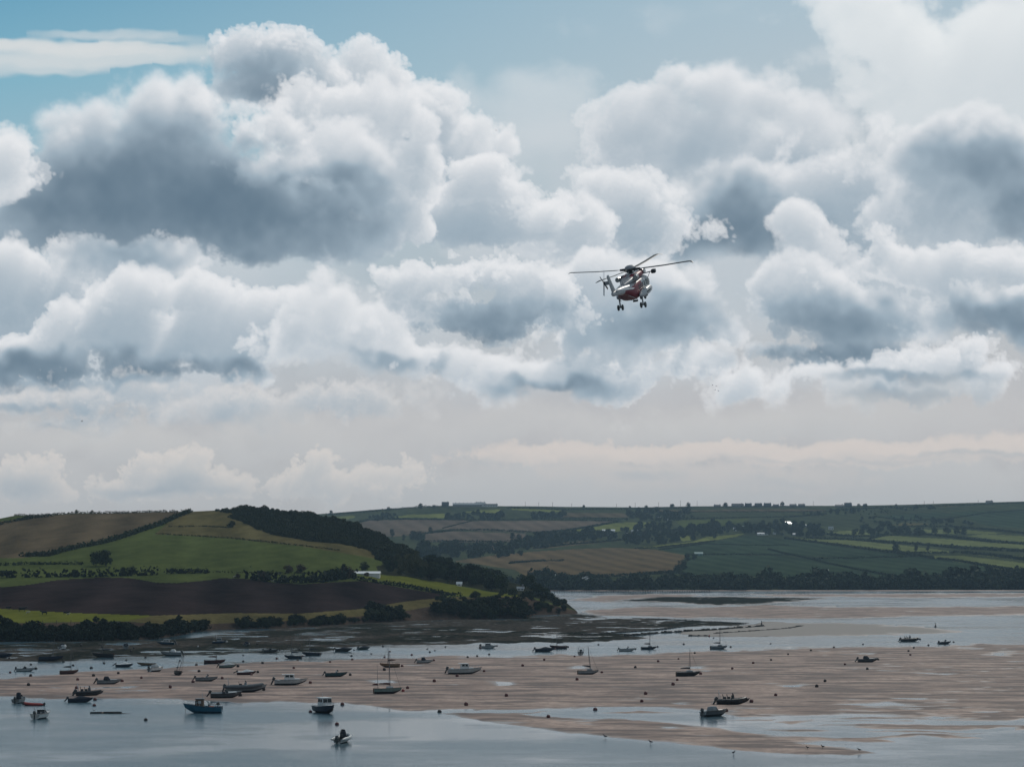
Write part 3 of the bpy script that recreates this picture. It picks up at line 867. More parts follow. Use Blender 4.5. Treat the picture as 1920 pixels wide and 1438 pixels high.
FARF = [
    ('dull_green', [(200, 930), (2700, 930), (2700, 1110), (200, 1110)]),
    ('lime_field', [(619, 970), (664, 966), (667, 970), (640, 975)]), ('lime_field', [(650, 979), (684, 976), (690, 979), (655, 984)]),
    ('lime_field', [(736, 970), (765, 965), (833, 963), (834, 971)]), ('lime_field', [(868, 960), (900, 956), (940, 955), (941, 962), (890, 961)]), ('lime_field', [(958, 953), (1000, 953), (1064, 958), (1035, 960), (960, 956)]),
    ('tan_field', [(664, 984), (690, 976), (780, 974), (885, 976), (830, 991), (790, 1000), (740, 1006), (700, 1006)]), ('tan_field', [(826, 992), (885, 977), (1000, 976), (1160, 977), (1100, 986), (1040, 996), (985, 998), (880, 994)]),
    ('tan_field', [(796, 1000), (850, 996), (985, 1000), (985, 1008), (950, 1016), (880, 1017), (796, 1015)]), ('tan_field', [(878, 1020), (900, 1019), (952, 1022), (950, 1030), (880, 1030)]),
    ('stubble', [(1050, 961), (1170, 962), (1180, 970), (1050, 970)]), ('stubble', [(1000, 1022), (1100, 1014), (1174, 1012), (1100, 1020), (1000, 1030)]),
    ('lime_field', [(1050, 995), (1100, 987), (1160, 980), (1226, 979), (1226, 986), (1155, 997)]), ('pasture', [(1265, 976), (1330, 974), (1410, 972), (1370, 985), (1280, 987)]),
    ('dull_green', [(1300, 967), (1400, 963), (1480, 966), (1400, 970), (1310, 971)]), ('stubble', [(1205, 957), (1300, 956), (1480, 954), (1550, 956), (1548, 959), (1400, 960), (1210, 960)]),
    ('ochre_field', [(850, 1052), (930, 1040), (1000, 1034), (1080, 1029), (1150, 1027), (1225, 1030), (1285, 1041), (1275, 1062), (1262, 1073), (1150, 1080), (1000, 1087), (965, 1068), (900, 1058)]),
    ('lime_field', [(1190, 1028), (1250, 1020), (1295, 1016), (1325, 1007), (1397, 1000), (1380, 1006), (1350, 1011), (1320, 1015), (1300, 1020), (1230, 1027)]), ('lime_field', [(1270, 1007), (1290, 1004), (1300, 1012), (1280, 1014)]),
    ('teal_crop', [(1235, 1030), (1310, 1018), (1360, 1012), (1400, 1004), (1440, 1007), (1515, 1015), (1600, 1028), (1715, 1042), (1600, 1046), (1480, 1041), (1290, 1040)]),
    ('teal_crop', [(1290, 1041), (1440, 1041), (1520, 1047), (1720, 1043), (1820, 1056), (1895, 1072), (1700, 1082), (1480, 1082), (1262, 1076), (1275, 1062)]),
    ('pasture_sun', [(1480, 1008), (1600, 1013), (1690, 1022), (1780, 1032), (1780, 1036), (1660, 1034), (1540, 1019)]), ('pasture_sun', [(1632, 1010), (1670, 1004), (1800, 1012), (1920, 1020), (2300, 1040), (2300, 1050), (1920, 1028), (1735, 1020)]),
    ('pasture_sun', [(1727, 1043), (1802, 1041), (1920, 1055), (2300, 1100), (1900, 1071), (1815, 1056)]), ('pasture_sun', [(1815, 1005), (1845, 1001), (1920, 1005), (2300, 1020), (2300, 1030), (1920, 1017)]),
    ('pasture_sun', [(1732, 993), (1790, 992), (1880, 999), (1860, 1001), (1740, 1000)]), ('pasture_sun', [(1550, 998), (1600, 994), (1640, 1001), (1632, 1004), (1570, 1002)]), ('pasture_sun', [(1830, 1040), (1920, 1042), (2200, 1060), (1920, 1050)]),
    ('rough_grass', [(1665, 984), (1700, 980), (1745, 982), (1700, 985)]), ('teal_crop', [(1780, 960), (1920, 956), (2300, 950), (2300, 990), (1920, 990), (1850, 985)]), ('teal_crop', [(1640, 968), (1760, 960), (1800, 966), (1700, 976)]),
    ('rough_grass', [(1750, 947), (1800, 947), (1798, 950), (1752, 950)]),
]


def painter(fields, default):
    def f(x, y):
        mi = np.full(x.shape, FI[default])
        for k, poly in fields:
            mi[inside(x, y, poly)] = FI[k]
        return mi
    return f


NEAR.build('hill_terrain', -600, 1086, 1.9, 170, painter(NEARF, 'pasture'), [FM[k] for k in FN], [(25, 3), (80, 14), (200, 40), (400, 60)])
FARH.build('hill_terrain', 300, 2600, 2.3, 130, painter(FARF, 'dull_green'), [FM[k] for k in FN], [(60, 4), (250, 30), (600, 80)])

# ---------------------------------------------------------------- plants
def leaf_mat(name, col, var=0.5):
    return material(name, col, 0.8, var, 0.9, 0.04, coords='object', color2=tuple(c * (1 + var) for c in col))


LEAF = {k: leaf_mat('leaves_' + k, c) for k, c in dict(dark=(0.040, 0.054, 0.026), mid=(0.055, 0.072, 0.030), olive=(0.072, 0.074, 0.034), brown=(0.100, 0.076, 0.050), gorse=(0.048, 0.056, 0.030), far=(0.044, 0.056, 0.032), blackish=(0.026, 0.034, 0.020)).items()}
BARK = material('bark', (0.06, 0.048, 0.037), 0.9, 0.3, 6.0, 0.1)


def leaves(centers, radii, per, leaf, rng, squash=0.8):
    """leaf-cluster quads spread through balls"""
    n = len(centers) * per
    c = np.repeat(np.asarray(centers, np.float32), per, 0)
    r = np.repeat(np.asarray(radii, np.float32), per)
    d = rng.standard_normal((n, 3)).astype(np.float32)
    d /= np.linalg.norm(d, axis=1, keepdims=True)
    rad = r * (0.45 + 0.6 * rng.random(n) ** 0.6)
    p = c + d * rad[:, None] * np.array([1, 1, squash], np.float32)
    nrm = d + 0.7 * rng.standard_normal((n, 3))
    nrm /= np.linalg.norm(nrm, axis=1, keepdims=True)
    a = np.cross(nrm, rng.standard_normal((n, 3)))
    a /= np.linalg.norm(a, axis=1, keepdims=True)
    b = np.cross(nrm, a)
    s = (leaf * (0.6 + 0.8 * rng.random(n)))[:, None]
    q = np.stack([p - a * s * 0.5 - b * s * 0.2, p + a * s * 0.1 - b * s * 0.5, p + a * s * 0.5 + b * s * 0.15, p - a * s * 0.15 + b * s * 0.5], 1)
    return q.reshape(-1, 3), np.arange(n * 4).reshape(-1, 4)


def crown_np(kind, seed, per=26, leaf=None):
    """crown of a tree one unit tall"""
    rng = np.random.default_rng(seed)
    if kind == 'round':
        k, w, z0, z1, lf = 20, 0.38, 0.20, 0.84, 0.075
    elif kind == 'tall':
        k, w, z0, z1, lf = 16, 0.24, 0.18, 0.88, 0.07
    elif kind == 'bush':
        k, w, z0, z1, lf = 16, 0.52, 0.06, 0.74, 0.11
    else:
        k, w, z0, z1, lf = 20, 0.47, 0.20, 0.78, 0.085        # broad
    leaf = leaf or lf
    t = rng.random(k)
    ang = rng.random(k) * 6.283
    prof = np.sqrt(np.clip(1 - (2 * t - 0.8) ** 2 / 1.5, 0.1, 1))
    rr = w * prof * np.sqrt(rng.random(k)) * 0.95
    c = np.stack([np.cos(ang) * rr, np.sin(ang) * rr, z0 + (z1 - z0) * t], 1)
    rad = (0.15 + 0.10 * rng.random(k)) * (w / 0.36) ** 0.6
    return leaves(c, rad, per, leaf, rng)


def trunk_bm(h=0.45, r=0.03, seed=0, limbs=4):
    rnd = random.Random(seed)
    bm = bmesh.new()
    tube(bm, [(0, 0, -0.03), (rnd.uniform(-.01, .01), 0, h * 0.5), (rnd.uniform(-.02, .02), rnd.uniform(-.02, .02), h)], [r, r * 0.8, r * 0.55], 6)
    for k in range(limbs):
        a = k * 6.283 / limbs + rnd.random()
        tube(bm, [(0, 0, h * (0.55 + 0.1 * k)), (math.cos(a) * 0.1, math.sin(a) * 0.1, h * 0.95), (math.cos(a) * 0.2, math.sin(a) * 0.2, h * 1.3)], [r * 0.5, r * 0.35, r * 0.15], 5)
    return bm


def tube(bm, path, rad, n=6, cap=True):
    path = [Vector(p) for p in path]
    if not isinstance(rad, (list, tuple)):
        rad = [rad] * len(path)
    rings = []
    for i, p in enumerate(path):
        d = (path[min(i + 1, len(path) - 1)] - path[max(i - 1, 0)]).normalized()
        u = d.cross(Vector((0, 0, 1)) if abs(d.z) < 0.95 else Vector((1, 0, 0))).normalized()
        v = d.cross(u)
        rings.append([bm.verts.new(p + (u * math.cos(2 * math.pi * k / n) + v * math.sin(2 * math.pi * k / n)) * rad[i]) for k in range(n)])
    for a, b in zip(rings[:-1], rings[1:]):
        for k in range(n):
            bm.faces.new((a[k], a[(k + 1) % n], b[(k + 1) % n], b[k]))
    if cap and n > 2:
        bm.faces.new(rings[0][::-1])
        bm.faces.new(rings[-1])


TREES = {}
def tree(kind, leafk, base, h, label, group, name='tree', cat='tree', parts=True, wide=1.0):
    """trunk and crown; copies of a kind share their meshes"""
    v = random.randrange(4)
    key = (kind, leafk, v, parts)
    if key not in TREES:
        V_, Q = crown_np(kind, hash((kind, v)) % 1000 if False else (len(kind) * 31 + v * 7), per=44 if parts else 14, leaf=None if parts else 0.14)
        rt = empty(name, (0, 0, 0)) if parts else None
        if parts:
            cr = mesh_np('crown', V_, Q, LEAF[leafk], rt)
            KIDS.setdefault(rt.name, []).append(cr)
            if kind != 'bush':
                obj('trunk', trunk_bm(seed=v), BARK, rt)
            TREES[key] = rt
        else:
            TREES[key] = mesh_np(name, V_, Q, LEAF[leafk])
        o = TREES[key]
    else:
        o = copy_tree(TREES[key])
        o.name = name
    o.location = base
    o.scale = (h * wide, h * wide, h)
    o.rotation_euler = (0, 0, random.random() * 6.283)
    tag(o, label, cat, group)
    return o


def hedge(hill, line, h, label, leafk='dark', dens=1.0, gap=0.0, leaf=0.8, name='hedge', thick=1.0, bumps=0.4):
    """a hedge along a traced line, standing on the hill"""
    rng = np.random.default_rng(abs(int(line[0][0] * 13 + line[0][1] * 7 + len(line))))
    pts = [hill.pt(*p) for p in line]
    c, r = [], []
    for a, b in zip(pts[:-1], pts[1:]):
        L = (b - a).length
        n = max(1, int(L / (h * 0.42)))
        for k in range(n):
            if rng.random() < gap:
                continue
            # stay on the slope: interpolate in bearing and rise
            t = (k + rng.random() * 0.6) / n
            i = pts.index(a)
            q = hill.pt(line[i][0] + (line[i + 1][0] - line[i][0]) * t, line[i][1] + (line[i + 1][1] - line[i][1]) * t)
            hh = h * (1 + bumps * (rng.random() * 1.6 - 0.7))
            c.append((q.x + rng.normal() * 0.2 * thick, q.y + rng.normal() * 0.3 * thick, q.z + hh * 0.42))
            r.append(hh * 0.5)
    V_, Q = leaves(c, r, max(4, int(12 * dens)), leaf * h / 3.0 * 1.5, rng, 1.0)
    o = mesh_np(name, V_, Q, LEAF[leafk])
    o['label'] = label
    o['category'] = 'hedge'
    return o


def mass(name, hill, poly, n, h0, h1, leafk, per=14, leaf=0.17, kind='bush', seed=1, flat=False):
    """a wood or scrub that reads as one mass: one mesh"""
    rng = np.random.default_rng(seed)
    xs, ys = [p[0] for p in poly], [p[1] for p in poly]
    VV, k = [], 0
    protos = [crown_np(kind, seed * 10 + j, per, leaf)[0] for j in range(4)]
    while k < n:
        x, y = rng.uniform(min(xs), max(xs)), rng.uniform(min(ys), max(ys))
        if not inside(np.array([x]), np.array([y]), poly)[0]:
            continue
        q = ground_pt(x, y) if flat else hill.pt(x, y)
        h = rng.uniform(h0, h1) * (1 + 0.22 * rng.normal()) * (1 + 0.38 * float(noise2(np.array([x]), np.array([y * 6]), 38.0, seed, 2)[0]))
        a = rng.random() * 6.283
        V_ = protos[k % 4] * h
        c_, s_ = math.cos(a), math.sin(a)
        VV.append(np.stack([V_[:, 0] * c_ - V_[:, 1] * s_ + q.x, V_[:, 0] * s_ + V_[:, 1] * c_ + q.y, V_[:, 2] + q.z], 1))
        k += 1
    V_ = np.concatenate(VV)
    o = mesh_np(name, V_, np.arange(len(V_)).reshape(-1, 4), LEAF[leafk])
    return tag(o, kind='stuff')


def ground_pt(px, py):
    d = gd(py)
    return Vector(((px - 960) / F * d, d, 0.0))


# --- near hill: hedges
HN = lambda line, h, label, **k: hedge(NEAR, line, h, label, **k)
HN([(40, 1044), (97, 1041), (143, 1029), (200, 1018), (260, 998), (303, 984), (330, 971), (358, 960)], 2.6, 'dark hedge climbing diagonally between the brown stubble field and the green pasture')
HN([(27, 967), (67, 968), (143, 963), (200, 963), (300, 960.5), (357, 960)], 1.5, 'low ragged hedge along the skyline above the brown stubble field', leafk='olive', gap=0.2)
HN([(-20, 990), (0, 984), (30, 977), (60, 972), (100, 968)], 2.0, 'short dark hedge sloping down from the left end of the skyline')
HN([(-20, 1061), (60, 1058.5), (157, 1058.5)], 1.5, 'thin dark hedge left of the clump of trees in the green pasture', gap=0.15)
HN([(-20, 1083), (10, 1082.5), (27, 1083)], 3.2, 'short bushy hedge at the left edge of the photo above the ploughed field', leafk='blackish')
HN([(42, 1082.5), (100, 1082), (170, 1081.5), (240, 1079.5), (297, 1076.5)], 3.0, 'long bushy dark hedge above the left half of the ploughed field', leafk='blackish', bumps=0.7)
HN([(312, 1075.5), (350, 1075), (392, 1074.5)], 2.4, 'short dense straight hedge in the green pasture, beyond the gap in the long hedge', leafk='blackish', bumps=0.15)
HN([(394, 1073), (480, 1074), (560, 1075), (612, 1076)], 0.8, 'very thin low hedge across the foot of the big green pasture', gap=0.5, leafk='olive')
HN([(290, 1001), (360, 1005), (430, 1009), (517, 1018), (640, 1033)], 0.9, 'faint straggling hedge between the big green pasture and the olive rough grass', gap=0.45, leafk='olive')
HN([(317, 988), (380, 987.5), (433, 989.5)], 0.9, 'faint short hedge crossing the olive grass near the hilltop', gap=0.3, leafk='olive')
HN([(660, 1086), (690, 1091), (743, 1099), (800, 1109), (838, 1117), (866, 1119)], 2.2, 'dark hedge sloping down between the ploughed field and the yellow-green field', leafk='blackish', bumps=0.25)
HN([(472, 1086), (517, 1092), (567, 1093), (610, 1090), (640, 1085), (664, 1082)], 4.4, 'tall thick hedge along the top right edge of the ploughed field', leafk='blackish', bumps=0.6)
HN([(985, 1119), (1010, 1119), (1030, 1124), (1050, 1132)], 2.6, 'ragged hedge running down the point of the headland', leafk='blackish', bumps=0.6)

# --- near hill: single trees and bushes
for px, py, h, kd, lf, lb in [
        (180, 1061, 7.4, 'broad', 'dark', 'left of the two joined dark trees standing alone in the green pasture'),
        (199, 1062, 8.2, 'broad', 'dark', 'right of the two joined dark trees standing alone in the green pasture'),
        (143, 963, 2.6, 'round', 'dark', 'small wind-bent tree on the skyline above the stubble field, the bigger of two'),
        (173, 962.5, 2.2, 'round', 'dark', 'small tree on the skyline above the stubble field, the smaller of two'),
        (540, 1074, 3.8, 'bush', 'brown', 'thin brownish bush in the pasture above the tall hedge, left of two'),
        (564, 1074, 4.4, 'bush', 'brown', 'thin brownish bush in the pasture above the tall hedge, right of two'),
        (434, 989, 4.4, 'bush', 'gorse', 'dark round bush at the left corner of the hilltop scrub'),
        (495, 1089, 4.6, 'bush', 'brown', 'brown leafless bush in the tall hedge over the ploughed field'),
        (445, 1084, 2.4, 'bush', 'brown', 'low brown bush at the top edge of the ploughed field'),
        (231, 1079, 3.8, 'round', 'blackish', 'small tree rising from the long dark hedge, left of two'),
        (246, 1078, 3.8, 'round', 'blackish', 'small tree rising from the long dark hedge, right of two'),
        (140, 1082, 3.8, 'bush', 'blackish', 'rounded bush standing up from the middle of the long dark hedge'),
        (650, 1084, 6.0, 'bush', 'brown', 'big brown bush just left of the long white barn'),
        (684, 1071.5, 5.0, 'round', 'dark', 'tree standing behind the long white barn'),
        (632, 1088, 6.0, 'round', 'dark', 'dark tree at the right end of the tall hedge, left of the barn'),
        (688, 1080, 2.2, 'bush', 'brown', 'low bush in front of the long white barn')]:
    tree(kd, lf, NEAR.pt(px, py), h, lb, 'bushes and trees on the near hill', 'bush' if kd == 'bush' else 'tree', 'bush' if kd == 'bush' else 'tree')
for k, (px, py) in enumerate([(55, 1044), (66, 1043), (78, 1043.5), (90, 1042.5)]):
    tree('bush', 'gorse', NEAR.pt(px, py), 2.6, 'low dark bush in the patch at the foot of the diagonal hedge', 'bushes at the foot of the diagonal hedge', 'bush', 'bush', wide=1.5)

# --- headland wood
wood_poly = [(706, 1066), (740, 1050), (790, 1056), (850, 1072), (915, 1086), (960, 1095), (985, 1108), (930, 1109), (860, 1097), (800, 1088), (720, 1077)]
rw = random.Random(5)
spots = []
while len(spots) < 85:
    x, y = rw.uniform(700, 1000), rw.uniform(1045, 1112)
    if inside(np.array([x]), np.array([y]), wood_poly)[0]:
        spots.append((x, y))
for x, y in sorted(spots, key=lambda q: q[1]):
    if 745 < x < 800 and y < 1085:
        kd, lf = rw.choice(['round', 'broad']), 'olive'
    else:
        kd, lf = rw.choice(['round', 'round', 'broad']), rw.choice(['dark', 'dark', 'blackish'])
    h = rw.uniform(6.0, 8.2) if x > 760 else rw.uniform(3.8, 5.8)
    tree(kd, lf, NEAR.pt(x, y), h, 'broadleaf tree in the thick dark wood on the headland behind the yellow-green field', 'trees of the headland wood')
tree('broad', 'dark', NEAR.pt(990, 1104), 8.0, 'big round dark tree standing apart at the right end of the headland wood', None, wide=0.95)
for x, y, h in [(1010, 1112, 5), (1022, 1118, 4.5), (1003, 1110, 5), (1034, 1124, 3.6), (960, 1116, 4), (945, 1114, 3.6)]:
    tree('bush', 'dark', NEAR.pt(x, y), h, 'dark bush on the slope of the headland point below the round tree', 'bushes on the headland point', 'bush', 'bush')

# --- scrub on the hilltop, and on the low cliff
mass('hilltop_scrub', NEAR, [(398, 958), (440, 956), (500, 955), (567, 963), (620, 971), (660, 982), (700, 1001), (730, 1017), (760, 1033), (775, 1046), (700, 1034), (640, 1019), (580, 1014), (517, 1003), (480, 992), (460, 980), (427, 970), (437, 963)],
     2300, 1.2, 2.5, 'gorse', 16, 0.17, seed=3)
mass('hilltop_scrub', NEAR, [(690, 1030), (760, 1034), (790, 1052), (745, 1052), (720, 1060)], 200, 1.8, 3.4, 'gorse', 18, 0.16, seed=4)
mass('cliff_scrub', NEAR, [(-300, 1190), (0, 1184), (60, 1183), (140, 1184), (230, 1182), (300, 1182), (350, 1178), (395, 1176), (395, 1180), (368, 1184), (330, 1191), (290, 1197), (200, 1201), (0, 1203), (-300, 1206)], 620, 2.2, 3.3, 'blackish', 30, 0.14, seed=6)
rb = random.Random(9)
cl_sp = []
for (x0, x1, y0, y1, n, h0, h1) in [(335, 390, 1172, 1182, 16, 1.8, 2.8), (440, 527, 1169, 1177, 26, 2.0, 3.2), (545, 645, 1164, 1173, 34, 2.0, 3.2), (640, 690, 1163, 1168, 14, 1.2, 2.0), (686, 756, 1146, 1166, 20, 3.2, 5.2), (815, 985, 1136, 1160, 46, 3.0, 5.0), (815, 985, 1120, 1136, 22, 2.0, 3.4), (985, 1060, 1126, 1152, 20, 1.8, 3.2)]:
    for k in range(n):
        cl_sp.append((rb.uniform(x0, x1), rb.uniform(y0, y1), rb.uniform(h0, h1)))
for x, y, h in cl_sp:
    yb = NEAR.li(NEAR.b, x)
    if y > yb - 1:
        continue
    if x < 530: lb, gp = 'dark bush on the grassy cliff edge left of the bay', 'bushes on the cliff edge left of the bay'
    elif x < 700: lb, gp = 'dark bush on the low bank below the right half of the ploughed field', 'bushes below the ploughed field'
    elif x < 800: lb, gp = 'tall dark bush in the thicket that comes down to the mud', 'bushes of the thicket by the mud'
    elif x < 986: lb, gp = 'dark bush covering the cliff below the yellow-green field', 'bushes on the cliff below the yellow-green field'
    else: lb, gp = 'dark bush on the rocky tip of the headland', 'bushes on the tip of the headland'
    tree('bush', rb.choice(['blackish', 'dark', 'blackish', 'gorse']), NEAR.pt(x, y), h, lb, gp, 'bush', 'bush', wide=rb.uniform(0.9, 1.4))

# --- far hill: woods that read as a mass
WOODS = [
    ([(540, 1100), (1000, 1093), (1300, 1093), (1500, 1092), (1700, 1091), (1850, 1086), (2300, 1080), (2300, 1107), (540, 1107)], 900, 6, 10.5),
    ([(1640, 1092), (1750, 1086), (1850, 1076), (1900, 1072), (2300, 1075), (2300, 1092)], 200, 5, 8),
    ([(770, 1036), (850, 1026), (900, 1026), (1010, 1019), (1000, 1042), (900, 1048), (800, 1050)], 90, 6, 10),
    ([(950, 1032), (960, 1014), (1000, 1008), (1060, 1007), (1100, 1009), (1095, 1018), (1000, 1031)], 80, 6, 10),
    ([(1050, 1014), (1060, 1004), (1130, 999), (1160, 1004), (1150, 1016)], 50, 6, 10),
    ([(1170, 1022), (1165, 995), (1200, 990), (1260, 984), (1280, 995), (1280, 1015), (1230, 1023)], 100, 6, 11),
    ([(1280, 992), (1340, 985), (1360, 990), (1360, 1002), (1300, 1009), (1280, 1004)], 60, 6, 10),
    ([(1365, 1001), (1362, 985), (1420, 983), (1480, 984), (1480, 1005), (1400, 1003)], 70, 5, 9),
    ([(1480, 1005), (1480, 990), (1540, 989), (1545, 1006), (1500, 1008)], 40, 5, 9),
    ([(1600, 1000), (1620, 989), (1730, 989), (1732, 1006), (1640, 1006)], 70, 5, 9),
    ([(834, 971), (900, 965), (940, 968), (940, 976), (834, 976)], 50, 6, 10),
    ([(1000, 968), (1060, 962), (1060, 972), (1000, 974)], 30, 5, 8),
    ([(1175, 977), (1175, 963), (1290, 959), (1298, 972), (1260, 980)], 70, 5, 9),
    ([(690, 972), (740, 966), (750, 974), (700, 978)], 26, 5, 8),
    ([(1580, 976), (1700, 968), (1840, 985), (1760, 988), (1620, 984)], 70, 3, 6),
    ([(1500, 962), (1720, 950), (1760, 955), (1640, 966), (1520, 968)], 70, 3, 6),
]
for k, (poly, n, h0, h1) in enumerate(WOODS):
    mass('far_wood', FARH, poly, n, h0, h1, 'far', 11, 0.21, 'round' if k > 1 else 'bush', seed=20 + k)

# --- far hill: hedges
HF = lambda line, label, h=2.6, **k: hedge(FARH, line, h, label, leafk='far', dens=0.55, leaf=1.1, **k)
for line, lab, h in [
        ([(612, 966), (664, 962), (720, 957), (790, 951), (830, 950)], 'hedge on the far skyline left of the hilltop institution', 3.0),
        ([(655, 985), (690, 976), (740, 974), (834, 975), (940, 976), (1000, 975)], 'long hedge along the top of the tan fields on the far hill', 3.0),
        ([(1000, 975), (1090, 976), (1165, 977)], 'hedge continuing right along the top of the tan field', 3.0),
        ([(830, 991), (860, 983), (885, 977)], 'short slanting hedge between the two upper tan fields', 1.5),
        ([(796, 1001), (850, 995), (900, 994), (985, 998), (1000, 998)], 'hedge under the upper tan fields', 3.0),
        ([(796, 1016), (860, 1016), (950, 1017)], 'hedge along the foot of the lower tan field', 3.0),
        ([(1000, 1000), (1060, 996), (1110, 988), (1160, 979)], 'hedge curving up along the left of the bright lime field', 3.0),
        ([(950, 953), (1060, 956), (1180, 955), (1300, 953)], 'hedge along the far ridge right of the institution', 3.0),
        ([(1000, 972), (1100, 972), (1180, 974)], 'dark hedge under the narrow brown strip on the far hill', 2.6),
        ([(1270, 974), (1400, 971), (1480, 970), (1550, 964)], 'hedge over the mid green field below the ridge houses', 2.6),
        ([(1200, 961), (1350, 960), (1480, 960), (1560, 959)], 'hedge below the narrow straw-coloured strip under the ridge houses', 2.2),
        ([(1000, 1029), (1060, 1022), (1110, 1018), (1175, 1012)], 'hedge above the brown lane left of the thin lime field', 2.6),
        ([(1190, 1029), (1235, 1027), (1290, 1021), (1340, 1015)], 'hedge under the thin lime field', 2.0),
        ([(1235, 1031), (1320, 1020), (1420, 1023), (1480, 1022)], 'thin hedge through the upper teal crop', 1.6),
        ([(1290, 1041), (1380, 1040), (1440, 1041), (1480, 1041)], 'hedge between the upper and lower teal crop right of the ochre field', 2.2),
        ([(955, 1057), (985, 1054), (1020, 1052), (1057, 1052)], 'dark hedge reaching into the ochre field from the left', 2.4),
        ([(1440, 1030), (1470, 1038), (1500, 1044), (1550, 1056), (1600, 1067), (1680, 1081)], 'hedge with a lane slanting down through the teal crop', 1.8),
        ([(1515, 1048), (1600, 1047), (1680, 1045), (1720, 1044)], 'hedge across the middle of the teal crop on the right', 2.2),
        ([(1470, 1010), (1540, 1019), (1600, 1027), (1660, 1035), (1715, 1042)], 'hedge under the first long pasture strip', 3.0),
        ([(1510, 1010), (1600, 1013), (1680, 1019), (1740, 1023), (1800, 1029), (1920, 1035), (2000, 1040)], 'thick hedge between the first and second pasture strips', 3.6),
        ([(1630, 1011), (1660, 1004), (1740, 1003)], 'hedge at the upper left corner of the second pasture strip', 3.0),
        ([(1740, 1003), (1800, 1010), (1860, 1017), (1920, 1021), (2000, 1026)], 'hedge above the second pasture strip', 3.4),
        ([(1720, 1042), (1752, 1048)], 'short hedge at the tip of the lowest pasture strip', 2.4),
        ([(1757, 1048), (1800, 1053), (1850, 1062), (1890, 1068)], 'hedge under the lowest pasture strip', 2.4),
        ([(1660, 1036), (1720, 1038), (1776, 1037)], 'hedge beneath the right end of the first pasture strip', 3.2),
        ([(1783, 1037), (1800, 1037)], 'short block of hedge between two gateways', 3.2),
        ([(1803, 1037), (1850, 1041), (1920, 1050), (1980, 1058)], 'dark hedge over the lowest pasture strip', 3.2),
        ([(1700, 988), (1780, 988), (1860, 994), (1920, 1001), (1980, 1004)], 'hedge above the uppermost pasture strips', 3.0),
        ([(1550, 1003), (1600, 1007), (1660, 1004)], 'hedge under the small pasture behind the farm roofs', 3.4),
        ([(1640, 969), (1700, 977), (1780, 973), (1850, 962), (1920, 957)], 'hedge crossing the dark fields near the right end of the ridge', 2.0),
        ([(1560, 958), (1650, 952), (1720, 951), (1800, 948), (1920, 943), (2000, 941)], 'hedge along the right part of the ridge', 2.6),
        ([(1262, 1073), (1300, 1081), (1400, 1084)], 'hedge along the foot of the ochre field corner', 2.4),
        ([(1000, 1088), (1080, 1083), (1180, 1080), (1262, 1074)], 'hedge between the ochre field and the shore wood', 3.0),
        ([(1360, 951), (1420, 950), (1480, 950)], 'hedge in front of the ridge houses', 2.4)]:
    HF(line, lab, h)

